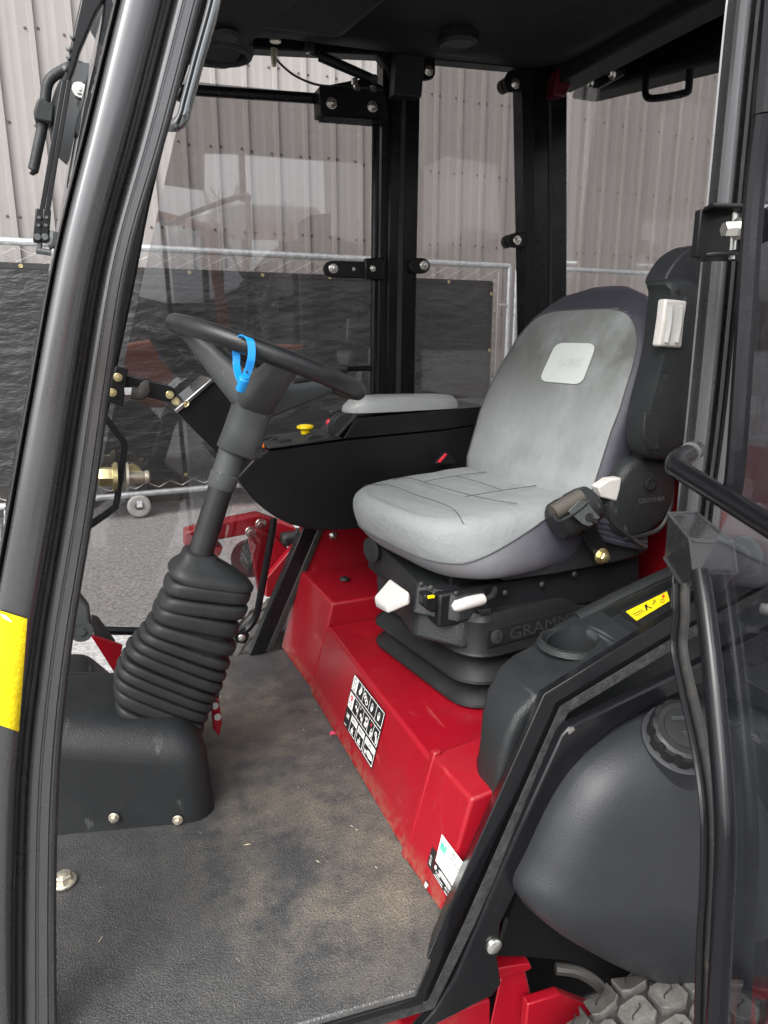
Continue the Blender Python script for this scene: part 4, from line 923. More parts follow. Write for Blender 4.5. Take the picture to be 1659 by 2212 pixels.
b = B(); b.hexa([tq(tx0+.05, .89, -.021), tq(1.5, .89, -.021), tq(1.5, 1.03, -.021), tq(tx0+.06, 1.03, -.021), tq(tx0+.05, .89, -.014), tq(1.5, .89, -.014), tq(1.5, 1.03, -.014), tq(tx0+.06, 1.03, -.014)]); ob('tray', b, M['ink'], cons2)
b = B(); b.tube(sm([V((tx0-.02, 1.058, hgt(tx0-.02)-.004)), V((tx0+.1, 1.056, hgt(tx0+.1))), V((tx0+.25, 1.055, hgt(tx0+.25))), V((tx0+.6, 1.055, hgt(tx0+.6)))], 5), (.010, .016), 10); ob('console_rim', b, M['plastic'], cons2)
TO, TN = tq(.95, .9, -.0135), V((-sl_, 0, 1)).normalized()
uv = decal('d', [(1352, 1321), (1441, 1277), (1447, 1298), (1375, 1341)], mw, TO, TN)
b = B(); rect(b, uv, 0, 0, 1, 1, 0); yl_ = ob('warning_label', b, M['ylabel'], mw, smooth=False, label='yellow warning label with pictograms on the side console')
w_ = B(); rect(w_, uv, .05, .45, .30, .52, 1); rect(w_, uv, .07, .62, .32, .68, 1); poly(w_, uv, [(.40, .25), (.46, .2), (.45, .45), (.52, .75), (.49, .78), (.43, .5), (.37, .8), (.35, .75)], 1); disc(w_, uv, .65, .3, .03, .12, 1, hole=.5); poly(w_, uv, [(.56, .5), (.64, .36), (.66, .4), (.58, .56)], 1); disc(w_, uv, .82, .65, .05, .2, 1, hole=.7); rect(w_, uv, .1, .78, .2, .82, 1)
ob('print', w_, M['ink'], yl_, smooth=False, kind='stuff'); w_ = B(); disc(w_, uv, .88, .3, .035, .16, 1); ob('print', w_, M['redbtn'], yl_, smooth=False, kind='stuff')

# ---- sill frame, seal, skirt panel
YS = .835
inner = [(-400, 2218), (117, 2211), (600, 2199), (893, 2113), (955, 1960), (1164, 1491), (1455, 1310), (1700, 1180)]
def off(lst, d):           # shift the pixel outline outwards (down-right) by d
    out = []
    for i, (x, y) in enumerate(lst):
        a = V(lst[max(0, i-1)]).to_2d(); c = V(lst[min(len(lst)-1, i+1)]).to_2d(); t = (c-a).normalized(); out.append((x-t.y*d*1.0, y+t.x*d*1.0))
    return out
DYK = (.20, .078, -.02, -.02)
def band(lst0, ds):            # section through the sill: (pixel offset, depth behind YS) for each corner
    A = [off(lst0, d) for d, _ in ds]; rr = []
    for k in range(len(lst0)):
        dy = DYK[k] if k < 4 else 0; f = 1 if k > 3 else (.6 if k == 3 else .25)
        rr.append([P(*A[m][k], y=YS+dy+ds[m][1]*f) for m in range(len(ds))])
    b = B(); b.loft(rr); return b
sill = ob('door_sill', band(inner, [(0, .045), (13, .0), (48, .0), (48, .045)]), M['black'], mw, bevel=.003, label='black lower door frame with scuffed edges')
ob('sill_ledge', band(inner, [(46, .008), (62, .008), (62, .03), (46, .03)]), M['black_in'], sill, bevel=.002)
ob('foam_seal', band(inner[1:], [(57, .002), (80, .002), (80, .02), (57, .02)]), M['foam'], sill, bevel=.003)
b = B(); q = [(893, 2240), (939, 2187), (985, 2110), (1105, 1830), (1215, 1590), (1232, 1570), (1455, 1462), (1700, 1345), (1700, 1425), (1480, 1490), (1330, 1570), (1262, 1630), (1222, 1705), (1125, 1910), (1082, 1995), (1075, 2070), (1084, 2127), (1064, 2152)]
b.prism([P(px, py, y=YS-.02) for px, py in q], (0, .02, 0)); sk = ob('skirt_panel', b, M['black'], mw, bevel=.004, label='black folded skirt panel below the door opening')
b = B(); b.lathe([(.014, 0), (.0135, .004), (.010, .007), (.004, .008)], AX(P(1066, 2042, y=YS-.021), (0, -1, 0)), 18); ob('rivet', b, M['steel'], sk)
b = B(); b.prism([P(742, 2166, y=YS-.001), P(880, 2124, y=YS-.001), P(893, 2132, y=YS-.001), P(890, 2140, y=YS-.001), P(740, 2184, y=YS-.001)], (0, .003, .0)); ob('worn_edge', b, mat('scraped bare metal', (.33, .27, .23), .4, metal=.5, dirt=((.05, .05, .05), 60, .45, .6, .9)), sill)
b = B(); b.box(P(1233, 1578, y=YS-.021), (.012, .004, .005), Mx.Rotation(-.5, 3, 'Y')); ob('edge_clip', b, M['concrete'], sk)
# dark wheel-arch plate behind the skirt and inner void
b = B(); q = [(1075, 2065), (1110, 1950), (1180, 1800), (1260, 1640), (1500, 1500), (1700, 1450), (1700, 2060), (1330, 2120), (1290, 2100), (1230, 2075), (1130, 2066)]
b.prism([P(px, py, y=.888) for px, py in q], (0, .01, 0)); ob('arch_plate', b, M['black_in'], mw)

# ---- fuel tank with cap
tk = [(1120, 1925), (1150, 1850), (1200, 1745), (1246, 1675), (1296, 1628), (1358, 1588), (1425, 1556), (1520, 1538), (1640, 1545), (1760, 1590), (1830, 1700), (1850, 1950), (1840, 2150), (1760, 2180), (1620, 2165), (1480, 2132), (1350, 2085), (1250, 2035), (1170, 1985)]
tp_ = sm([P(px, py, y=.80) for px, py in tk], 5, loop=True); cc = sum(tp_, V())/len(tp_)
def trg(k, dy): return [cc+(p-cc)*k+V((0, dy, 0)) for p in tp_]
b = B(); b.loft([trg(.96, .08), trg(1.0, .05), trg(1.005, 0), trg(.998, -.008), trg(.98, -.025), trg(.94, -.043), trg(.87, -.060), trg(.75, -.075), trg(.5, -.088), trg(.25, -.093), trg(.06, -.095)])
tank = ob('fuel_tank', b, M['tank'], mw, ang=80, label='large grey black moulded fuel tank')
from mathutils.bvhtree import BVHTree
hit_ = BVHTree.FromPolygons([V(v) for v in b.v], b.f).ray_cast(CAM, ray(1468, 1600).normalized())[0] or P(1466, 1592, y=.72)
cpc = hit_; cdir = V((-.22, -.48, .85)).normalized(); cpc = hit_+cdir*.022; cm = AX(cpc-cdir*.012, cdir)
b = B(); b.lathe([(.066, -.06), (.060, -.012), (.060, .0), (.052, .002)], cm, 32); ob('filler_neck', b, M['tank'], tank)
b = B(); rr = []
for r, h, k in ((.050, .0, 0), (.053, .002, 1), (.053, .026, 1), (.050, .031, .5), (.044, .033, 0), (.043, .0315, 0), (.034, .0315, 0), (.033, .033, 0), (.020, .034, 0), (.002, .0345, 0)):
    rr.append([cm @ V(((r-.0035*k*(1 if (j % 8) < 3 else 0))*math.cos(2*math.pi*j/96), (r-.0035*k*(1 if (j % 8) < 3 else 0))*math.sin(2*math.pi*j/96), h)) for j in range(96)])
b.loft(rr); cap = ob('tank_cap', b, M['bellows'], tank, ang=30)
cxd = (rt-cdir*rt.dot(cdir)).normalized(); cyd = cdir.cross(cxd)
text('lettering', 'DIESEL FUEL', cpc+cdir*.0235-cxd*.02+cyd*.012, cxd, cyd, .0055, M['hub'], tank); text('lettering', 'ONLY', cpc+cdir*.0235-cxd*.010-cyd*.014, cxd, cyd, .007, M['hub'], tank)

# ---- near tyre below the tank
TC = V((.84, .67, -.43)); TR, TWd = .30, .15
def tprof(u):    # u -1..1 across
    return TR-.020*abs(u)**2.4-(.06*max(0, abs(u)-.9)/.1)
rr = []
for i in range(72):
    a = 2*math.pi*i/72; ring = []
    for u in (-1, -.97, -.8, -.5, -.2, .2, .5, .8, .97, 1):
        r = tprof(u)-.020 if abs(u) < .98 else TR*.72
        ring.append(TC+V((-r*math.cos(a), TWd*u, r*math.sin(a))))
    rr.append(ring)
b = B(); b.loft(rr, closed=False, caps=False, loop=True); whl = ob('wheel', b, M['tyre'], mw, label='dusty block tread tyre below the tank')
b = B(); b.lathe([(TR*.72, -.1), (TR*.5, -.06), (.05, -.05), (.04, -.08)], AX(TC, (0, 1, 0)), 30); ob('rim', b, M['red_dk'], whl)
def block(b, a0, u0, wa, wu, depth=.020):
    oc = [(-.5, -.33), (-.30, -.5), (.30, -.5), (.5, -.33), (.5, .33), (.30, .5), (-.30, .5), (-.5, .33)]
    rings = []
    for k, dr in ((1.03, -depth), (1.0, -.0022), (.95, 0)):
        ring = []
        for (p, q) in oc:
            u = u0+q*wu*k/TWd; a = a0+p*wa*k/TR; r = tprof(max(-1, min(1, u)))+dr
            ring.append(TC+V((-r*math.cos(a), TWd*u, r*math.sin(a))))
        rings.append(ring)
    b.loft(rings)
    u_ = []
bn_ = 0
for ri, u0 in enumerate((-.80, -.40, 0, .40, .80)):
    for k in range(28):
        a0 = 2*math.pi*(k+.5*(ri % 2))/28
        if not (-.5 < a0 < 2.0 or a0 > 5.9): continue
        b = B(); block(b, a0, u0, .058, .049); ob('tread_block', b, M['tread'], whl, ang=30)
        c_ = []
        b = B()
        for p, q in ((-.26, -.16), (-.20, -.05), (.0, .0), (.20, .05), (.26, .16)):
            u = u0+q*.05/TWd; a = a0+p*.052/TR; r = tprof(u)+.0002; c_.append(TC+V((-r*math.cos(a), TWd*u, r*math.sin(a))))
        if k % 1 == 0: b.tube(c_, .0012, 4); ob('sipe', b, M['foamdark'], whl)
# red chassis under the sill
b = B(); b.hexa([P(1040, 2300, y=.90), P(1180, 2300, y=.90), P(1180, 2300, y=1.1), P(1040, 2300, y=1.1), P(1085, 2088, y=.90), P(1132, 2085, y=.90), P(1132, 2085, y=1.1), P(1085, 2088, y=1.1)]); ch = ob('chassis_post', b, M['red_dk'], mw, bevel=.004, label='red chassis upright beside the front tyre')
b = B(); b.prism([P(1062, 2095, y=.885), P(1145, 2080, y=.885), P(1150, 2092, y=.885), P(1140, 2098, y=.885), P(1075, 2118, y=.885)], (0, .2, 0)); ob('chassis_cap', b, M['red_dk'], ch, bevel=.003)
b = B(); b.prism([P(1135, 2230, y=.87), P(1140, 2170, y=.87), P(1210, 2148, y=.87), P(1280, 2175, y=.87), P(1290, 2300, y=.87)], (0, .02, 0)); ob('chassis_plate', b, M['red_dk'], ch, bevel=.003)
b = B(); b.prism([P(840, 2280, y=.90), P(870, 2222, y=.90), P(1060, 2160, y=.90), P(1060, 2300, y=.90)], (0, .2, 0)); ob('chassis_beam', b, M['red_dk'], mw, bevel=.004)
for k in range(5):
    pass
b = B(); b.box((.95, 1.30, -.32), (.70, .45, .52)); ob('dark_void_filler', b, M['black_in'], mw, bevel=.03, seg=3)  # black block added to stand for the dark void under the cab
b = B(); m_ = AX(P(1100, 2100, y=.93), (0, 0, 1)); b.lathe([(.016, -.02), (.017, -.01), (.011, -.008), (.011, -.003), (.016, -.001), (.016, .003), (.009, .005), (.009, .02)], m_, 16); ob('mount_stud', b, M['steel'], ch)
b = B(); b.tube(sm([P(1200, 2092, y=1.0), P(1250, 2100, y=.98), P(1290, 2125, y=.96), P(1320, 2165, y=.95)], 5), .012, 10); ob('brake_pipe', b, M['concrete'], ch)

# ---- near A pillar (curved, with seal strip, tube, groove and flange)
Lp = [(305, -230), (262, -60), (247, 0), (182, 270), (115, 550), (60, 850), (14, 1106), (-30, 1350), (-70, 1643), (-85, 1943), (-90, 2300)]
Rp = [(492, -230), (448, -60), (432, 0), (358, 284), (280, 555), (235, 830), (197, 1106), (150, 1400), (124, 1660), (116, 1943), (118, 2300)]
PRF = [(0, .03), (0, .004), (.025, -.004), (.055, .0), (.065, .004), (.075, -.010), (.09, -.019), (.11, -.0255), (.135, -.0285), (.17, -.0298), (.24, -.0305), (.30, -.0307), (.36, -.0304), (.41, -.0296), (.45, -.0282), (.49, -.0258), (.52, -.0218), (.55, -.013), (.57, -.005), (.58, .002), (.59, .016), (.62, .02), (.66, .019), (.685, .006), (.70, .002), (.73, .000), (.80, -.001), (.81, .002), (.83, .002), (.84, -.001), (.93, -.001), (.945, .003), (.965, .003), (.975, .0), (1.0, .002), (1.0, .03)]
rowsL = sm([V((x, y, 0)) for x, y in Lp], 6); rowsR = sm([V((x, y, 0)) for x, y in Rp], 6)
YA = .88
b = B(); rr = []
for l, r in zip(rowsL, rowsR): rr.append([P(lerp(l.x, r.x, f), lerp(l.y, r.y, f), y=YA+dy) for f, dy in PRF])
b.loft(rr); apil = ob('front_pillar', b, M['pillar'], mw, ang=33, label='near front cab pillar in worn glossy black')
b = B(); rr = []
for l, r in zip(rowsL, rowsR): rr.append([P(lerp(l.x, r.x, f), lerp(l.y, r.y, f), y=YA+dy) for f, dy in ((.0, .0), (.022, -.012), (.05, -.006), (.055, .006))])
b.loft(rr); ob('pillar_seal', b, M['rubber'], apil)
b = B(); rr = []
for l, r in zip(rowsL, rowsR): rr.append([P(lerp(l.x, r.x, f), lerp(l.y, r.y, f), y=YA+dy) for f, dy in ((1.0, .004), (1.02, .006), (1.03, .03), (1.0, .03))])
b.loft(rr); ob('pillar_seal', b, M['rubber'], apil)
tp2 = [(-60, 1318), (0, 1325), (57, 1337), (58, 1345), (42, 1572), (34, 1581), (0, 1576), (-75, 1560)]
b = B()
def fpil(px, py):        # depth of the tube face under a pixel
    xa = interp([(q.y, q.x) for q in rowsL], py); xb = interp([(q.y, q.x) for q in rowsR], py); f = (px-xa)/(xb-xa)
    return interp([(a, c) for a, c in PRF[1:-1]], max(0, min(1, f)))
GXN, GYN = 16, 6
def tape(u, v):
    x0 = lerp(-10, -24, v); x1 = lerp(59, 41, v); px = lerp(x0, x1, u); py = lerp(lerp(1316, 1337, u), lerp(1558, 1581, u), v)
    return P(px, py, y=YA+fpil(px, py)-.003)
b.grid(tape, GXN, GYN); ob('reflective_tape', b, M['reflector'], apil, label='yellow honeycomb reflective tape on the pillar')
b = B(); b.prism([P(0, 1327, y=YA-.034), P(14, 1331, y=YA-.034), P(26, 1344, y=YA-.034), P(18, 1341, y=YA-.034), P(8, 1336, y=YA-.034)], (0, .001, 0)); ob('torn_tape', b, M['print'], apil, smooth=False)
# grab handle on the pillar
b = B(); b.tube(sm([P(505, -180, y=.93), P(470, -30, y=.93), P(456, 30, y=.93), P(428, 130, y=.93), P(404, 220, y=.93), P(394, 256, y=.93), P(378, 270, y=.94), P(355, 268, y=.96), P(340, 262, y=.98)], 6), .0072, 14); ob('grab_handle', b, M['gloss'], mw, label='glossy black bent grab handle inside the near pillar')
# far A pillar + windshield
FA = [(425, 88), (405, 150), (372, 250), (325, 438), (290, 620), (240, 860), (187, 1140), (160, 1290), (142, 1420)]
b = B(); rr = []
for p in sm([V((x, y, 0)) for x, y in FA], 3):
    q = P(p.x, p.y, y=2.0); rr.append([q+V((-.06, 0, 0)), q, q+V((0, .05, 0)), q+V((-.06, .05, 0))])
b.loft(rr); fap = ob('front_pillar', b, M['black'], mw, bevel=.006, label='far front cab pillar')
b = B(); rr = []
for px, py in FA:
    q = P(px, py, y=2.0); a = V((q.x-.055, 1.98, q.z)); c = V((q.x-.075, .94, q.z)); m1 = lerp(a, c, .5)+V((-.10, 0, 0))
    rr.append(sm([a, lerp(a, c, .2)+V((-.06, 0, 0)), m1, lerp(a, c, .8)+V((-.06, 0, 0)), c], 4))
b.loft(rr, closed=False, caps=False); ob('windshield', b, M['glass'], mw, ang=80)
# door latch bracket and arm on the far pillar
b = B(); b.prism([P(250, 790, y=1.95), P(277, 797, y=1.95), P(266, 878, y=1.95), P(226, 868, y=1.95)], (0, .03, 0)); lb = ob('hinge_bracket', b, M['black_in'], fap, bevel=.003)
b = B(); b.prism([P(274, 812, y=1.97), P(352, 832, y=1.97), P(372, 836, y=1.97), P(381, 848, y=1.97), P(378, 862, y=1.97), P(366, 868, y=1.97), P(350, 866, y=1.97), P(270, 845, y=1.97)], (0, .008, 0)); ob('hinge_arm', b, M['black_in'], fap, bevel=.002)
for px, py, y in ((255, 815, 1.948), (243, 848, 1.948), (367, 853, 1.968)): bolt(P(px, py, y=y), (0, -1, 0), .0075, M['zinc'], fap)
b = B(); b.tube(sm([P(283, 848, y=1.95), P(305, 850, y=1.95), P(315, 836, y=1.95), P(322, 834, y=1.95)], 4), (.016, .007), 10, ov=(0, 0, 1)); ob('latch_grip', b, M['rubber'], fap)
b = B(); b.box(P(277, 845, y=1.95), (.018, .006, .018)); ob('latch_tab', b, M['galv'], fap)
b = B(); pts = sm([P(215, 880, y=1.94), P(228, 902, y=1.93), P(250, 932, y=1.93), P(266, 953, y=1.93), P(268, 975, y=1.93), P(258, 1040, y=1.93), P(251, 1088, y=1.93), P(240, 1102, y=1.93), P(184, 1142, y=1.94), P(160, 1160, y=1.95)], 4); b.bar(pts, .016, .014, ov=(0, 1, 0)); sb = ob('striker_bracket', b, M['black'], mw, bevel=.002, label='bent black strap carrying the striker bolt')
c = P(262, 1030, y=1.93); dX = V((1, .05, -.08)).normalized(); m_ = AX(c, dX)
b = B(); b.lathe([(.024, -.055), (.026, -.05), (.026, -.022)], m_, 6); ob('striker_nut', b, M['zinc'], sb)
b = B(); b.lathe([(.038, -.018), (.038, -.011)], m_, 24); b.lathe([(.034, -.022), (.034, -.018)], m_, 20); ob('washer', b, M['zinc'], sb)
b = B(); b.lathe([(.038, .010), (.038, .016)], m_, 24); b.lathe([(.016, .016), (.016, .05), (.014, .054), (.014, .058), (.017, .06), (.017, .066), (.013, .070)], m_, 20); ob('striker_pin', b, M['pin'], sb)
b = B(); b.prism([c+dX*.017+V((0, -.004, z)) for z in (.03,)]+[c+dX*.03+V((0, 0, .034)), c+dX*.046+V((0, 0, .026)), c+dX*.054+V((0, 0, .010)), c+dX*.017+V((0, 0, .008))], (0, .014, 0)); ob('striker_horn', b, M['zinc'], sb, bevel=.002)

# ---- far side: B pillar, C pillar, door frame, glass
YFR = 2.0
def post(lst0, lst1, y, dep, m_=None, parent=mw, nm='cab_pillar', bv=.006, label=None):
    rr = []
    for a, c in zip(lst0, lst1):
        p, q = P(*a, y=y), P(*c, y=y); rr.append([p, q, q+V((0, dep, 0)), p+V((0, dep, 0))])
    b = B(); b.loft(rr); return ob(nm, b, m_ or M['black'], parent, bevel=bv, label=label)
bp = post([(846, 95), (838, 500), (833, 900)], [(911, 95), (903, 500), (896, 900)], YFR, .07, label='far middle cab pillar')
post([(868, 195), (861, 500), (855, 900)], [(878, 195), (871, 500), (865, 900)], YFR-.003, .01, M['rubber'], bp, 'pillar_seal', .001)
post([(828, 120), (823, 500), (818, 900)], [(846, 120), (838, 500), (833, 900)], YFR+.01, .05, M['black_in'], bp, 'pillar_flange', .002)
b = B(); b.prism([P(857, 104, y=1.96), P(921, 104, y=1.96), P(911, 210, y=1.96), P(851, 205, y=1.96)], (0, .04, 0)); ob('pillar_gusset', b, M['plastic'], bp, bevel=.003)
b = B(); b.prism([P(806, 112, y=2.0), P(850, 108, y=2.0), P(848, 190, y=2.0), P(835, 150, y=2.0), P(822, 128, y=2.0)], (0, .03, 0)); ob('corner_gusset', b, M['black_in'], bp, bevel=.004)
post([(655, 1140), (540, 1417)], [(690, 1140), (575, 1410)], YFR, .04, M['black'], mw, 'cab_pillar', .004, 'slanted lower cab pillar beside the far tyre')
post([(690, 1135), (575, 1408)], [(705, 1135), (592, 1402)], YFR-.003, .03, M['rubber'], mw, 'pillar_seal', .004)
cpil = post([(1141, 140), (1146, 500), (1150, 800)], [(1226, 140), (1226, 500), (1224, 800)], 1.97, .09, label='far rear corner cab pillar')
post([(1128, 150), (1135, 500), (1140, 800)], [(1152, 150), (1157, 500), (1160, 800)], 1.955, .012, M['black_in'], cpil, 'pillar_flange', .002)
post([(1185, 200), (1187, 500), (1187, 800)], [(1191, 200), (1193, 500), (1193, 800)], 1.967, .01, M['rubber'], cpil, 'pillar_seal', .001)
b = B(); b.prism([P(1205, 150, y=1.93), P(1250, 150, y=1.93), P(1222, 208, y=1.93), P(1196, 205, y=1.93)], (0, .05, 0)); ob('pillar_gusset', b, M['dkred'], cpil, bevel=.003, label='dark red corner gusset')
# top rail far side and roof
def rail(pxs, y, w, h, nm, m_=None, parent=mw):
    b = B(); b.bar([P(*p, y=y) for p in pxs], w, h, ov=(0, 0, 1)); return ob(nm, b, m_ or M['black_in'], parent, bevel=.004)
rail([(420, 88), (545, 96), (850, 112), (1160, 142)], 2.02, .05, .035, 'roof_rail')
zr = 1.695
b = B(); b.hexa([V(p) for p in ((.13, .80, 1.70), (1.50, .80, 1.745), (1.50, 2.10, 1.745), (.13, 2.10, 1.70), (.20, .86, 1.82), (1.45, .86, 1.85), (1.45, 2.05, 1.85), (.20, 2.05, 1.82))]); roof = ob('roof', b, M['liner'], mw, bevel=.03, seg=3, label='black moulded cab roof and headliner')
hl = sm([V((.16, .88, 0)), V((.6, .88, 0)), V((1.30, .90, 0)), V((1.34, 1.30, 0)), V((1.28, 1.88, 0)), V((1.05, 1.955, 0)), V((.5, 1.965, 0)), V((.18, 1.95, 0))], 4, loop=True)
hc = sum(hl, V())/len(hl)
def hz(p): return 1.655+.02*p.x
b = B(); b.loft([[V((p.x, p.y, hz(p)+.05)) for p in hl], [V((p.x, p.y, hz(p)+.012)) for p in hl], [V((q.x, q.y, hz(q))) for q in (hc+(p-hc)*.97 for p in hl)], [V((q.x, q.y, hz(q)+.004)) for q in (hc+(p-hc)*.85 for p in hl)], [V((q.x, q.y, hz(q)+.03)) for q in (hc+(p-hc)*.78 for p in hl)]])
ob('headliner', b, M['liner'], roof, ang=50)
dq = [P(px, py, z=1.50) for px, py in ((700, -60), (660, -5), (590, 55), (532, 106), (516, 136), (500, 149), (485, 152), (440, 147), (392, 140), (330, 120))]+[V((.17, 1.1, 1.5)), V((.45, 1.0, 1.5))]
dcn = sum(dq, V())/len(dq)
b = B(); b.loft([[p+V((0, 0, 0)) for p in dq], [dcn+(p-dcn)*1.04+V((0, 0, .02)) for p in dq], [dcn+(p-dcn)*1.16+V((0, 0, .2)) for p in dq]])
acb = ob('air_duct', b, M['liner'], roof, bevel=.008, seg=3)
vc = P(478, 104, z=1.512); b = B(); b.lathe([(.062, .02), (.066, -.004), (.060, -.016), (.052, -.018), (.048, -.006), (.046, .01)], AX(vc, (0, 0, 1)), 30, caps=False); ob('air_vent', b, M['plastic'], roof)
b = B()
for k in (-.025, 0, .025): b.box(vc+V((k, 0, -.004)), (.004, .09, .012), Mx.Rotation(.5, 3, 'Y'))
ob('vent_slat', b, M['plastic'], roof)
b = B(); b.lathe([(.05, .02), (.052, -.002), (.046, -.010), (.04, -.004)], AX(P(990, 100, z=1.672)+V((0, 0, .009)), (0, 0, 1)), 26); ob('roof_vent', b, M['plastic'], roof)
b = B(); b.lathe([(.012, .02), (.012, 0), (.02, -.004), (.02, -.012), (.012, -.014), (.012, -.02), (.022, -.024), (.02, -.034)], AX(P(488, 40, z=1.52), (0, 0, 1)), 16); ob('roof_knob', b, M['rubber'], roof)
b = B(); b.box(P(985, 118, y=1.93)+V((0, 0, .0)), (.14, .03, .012), Mx.Rotation(-.02, 3, 'Y')); bl = ob('light_switch', b, M['plastic'], roof, bevel=.003)
b = B(); b.hexa([V((.38, 1.45, 1.60)), V((.62, 1.45, 1.605)), V((.58, 1.75, 1.605)), V((.36, 1.75, 1.60)), V((.36, 1.4, 1.7)), V((.68, 1.4, 1.7)), V((.64, 1.80, 1.7)), V((.34, 1.80, 1.7))]); ob('liner_boss', b, M['liner'], roof, bevel=.02, seg=3)
# rear top beam and rear cowl
b = B(); b.bar([V((1.345, 2.0, 1.690)), V((1.345, .84, 1.690))], .09, .075, ov=(0, 0, 1)); ob('rear_beam', b, M['liner'], mw, bevel=.008)
b = B(); b.hexa([V(p) for p in (P(1222, 214, x=1.48), P(1620, 112, x=1.48), P(1620, 112, x=1.48)+V((.12, 0, 0)), P(1222, 214, x=1.48)+V((.12, 0, 0)), (1.46, 2.02, 1.75), (1.46, .86, 1.75), (1.70, .86, 1.76), (1.70, 2.02, 1.76))]); cw = ob('rear_cowl', b, M['liner'], mw, bevel=.02, seg=3, label='black rear roof cowl outside the back window')
hpt = [P(1397, 150, x=1.47), P(1394, 195, x=1.47), P(1402, 212, x=1.47), P(1440, 209, x=1.47), P(1482, 200, x=1.47), P(1488, 188, x=1.47), P(1490, 150, x=1.47)]
b = B(); b.tube(sm(hpt, 4), .0095, 10); ob('window_handle', b, M['plastic'], mw, label='black pull handle at the top of the rear window')
b = B(); b.prism([P(1268, 188, x=1.41), P(1270, 170, x=1.41), P(1318, 145, x=1.41), P(1342, 142, x=1.41), P(1345, 160, x=1.41), P(1325, 172, x=1.41), P(1290, 192, x=1.41)], (.012, 0, 0)); rh = ob('window_hinge', b, M['black_in'], mw, bevel=.004)
for px, py in ((1278, 177), (1325, 158)): bolt(P(px, py, x=1.409), (-1, 0, 0), .011, M['steel'], rh, .012)
# glass panes
b = B(); pg = [(405, 175), (812, 215), (806, 860), (700, 1000), (590, 1130), (548, 1320), (500, 1375), (150, 1370), (200, 1090), (300, 640)]
b.prism([P(px, py, y=2.035) for px, py in pg], (0, .005, 0)); fg = ob('door_glass', b, M['glass'], mw, smooth=False, label='tinted glass of the far door')
b = B(); b.prism([P(px, py, y=2.03) for px, py in ((905, 118), (1140, 150), (1150, 860), (890, 860))], (0, .005, 0)); ob('side_glass', b, M['glass'], mw, smooth=False, label='tinted far rear side window')
b = B(); b.prism([V((1.44, 2.1, 1.72)), V((1.44, .86, 1.72)), V((1.44, .86, .58)), V((1.44, 2.1, .58))], (.005, 0, 0)); ob('rear_glass', b, M['glass'], mw, smooth=False, label='tinted rear window')
# far door frame
b = B(); fr_ = sm([P(x, y, y=2.0) for x, y in ((385, 215), (394, 198), (412, 193), (440, 196), (700, 214))], 4); b.tube(fr_, .0135, 12); dfr = ob('door_frame', b, M['black'], mw, label='black tubular frame of the far door')
b = B(); b.tube([P(812, 245, y=2.0), P(809, 600, y=2.0), P(806, 860, y=2.0)], .011, 10); ob('frame_post', b, M['black'], dfr)
b = B(); b.tube(sm([P(x, y, y=2.0) for x, y in ((592, 1120), (586, 1160), (562, 1290), (553, 1330), (535, 1358), (505, 1372))], 4), .011, 10); b.tube([P(530, 1366, y=2.0), P(455, 1367, y=2.0), P(225, 1362, y=2.0)], .012, 10); ob('frame_tube', b, M['black'], dfr)
b = B(); b.tube([P(640, 800, y=2.0), P(747, 797, y=2.0)], .0145, 12); ob('pull_grip', b, M['rubber'], dfr); b = B(); b.tube([P(740, 797, y=2.0), P(812, 795, y=2.0)], .009, 10); ob('pull_bar', b, M['black'], dfr)
b = B(); b.prism([P(505, 1365, y=1.99), P(530, 1355, y=1.99), P(540, 1375, y=1.99), P(530, 1392, y=1.99), P(508, 1388, y=1.99)], (0, .008, 0)); ob('frame_lug', b, M['black_in'], dfr, bevel=.004); bolt(P(522, 1378, y=1.989), (0, -1, 0), .008, M['steel'], dfr)
# latch box, strap plates, clamps
b = B(); b.prism([P(690, 185, y=1.955), P(835, 195, y=1.955), P(838, 258, y=1.955), P(692, 247, y=1.955)], (0, .06, 0)); lx = ob('door_latch', b, M['black_in'], mw, bevel=.004, label='black latch box on the far pillar')
b = B(); b.prism([P(702, 247, y=1.95), P(842, 258, y=1.95), P(842, 262, y=1.95), P(702, 251, y=1.95)], (0, .06, 0)); ob('latch_lip', b, M['black'], lx)
for px, py in ((716, 223), (804, 230)): bolt(P(px, py, y=1.954), (0, -1, 0), .010, M['steel'], lx)
b = B(); b.prism([P(705, 185, y=1.97), P(770, 172, y=1.97), P(800, 172, y=1.97), P(835, 190, y=1.97)], (0, .02, 0)); ob('latch_cover', b, M['black_in'], lx)
for px, py in ((766, 176), (770, 190), (806, 192)):
    b = B(); b.lathe([(.009, -.008), (.009, .006), (.005, .008)], AX(P(px, py, y=1.955), (0, 0, 1)), 8); ob('nut', b, M['steel'], lx)
def clamp(ps, bolts, y, parent, dirn=(0, -1, 0)):
    b = B(); b.prism([P(px, py, y=y) for px, py in ps], (0, .012, 0)); o = ob('glass_clamp', b, M['black_in'], parent, bevel=.003)
    for px, py in bolts: bolt(P(px, py, y=y-.001), dirn, .0095, M['steel'], o, .010)
    return o
def pill(x0, y0, x1, y1, h):
    out = []
    for k in range(7): a = R(90+180*k/6); out.append((x0+h*math.cos(a), y0-h*math.sin(a)))
    for k in range(7): a = R(-90+180*k/6); out.append((x1+h*math.cos(a), y1-h*math.sin(a)))
    return out
cl = clamp(pill(717, 581, 815, 584, 18), [(720, 580), (803, 581)], 1.985, mw)
b = B(); b.lathe([(.005, 0), (.005, .001)], AX(P(764, 581, y=1.984), (0, -1, 0)), 10); ob('clamp_hole', b, M['cast'], cl)
b = B(); b.prism([P(789, 558, y=1.975), P(832, 556, y=1.975), P(830, 606, y=1.975), P(788, 603, y=1.975)], (0, .02, 0)); ob('clamp_block', b, M['black'], cl, bevel=.004)
clamp(pill(900, 574, 913, 574, 17), [(916, 573)], 1.985, mw)
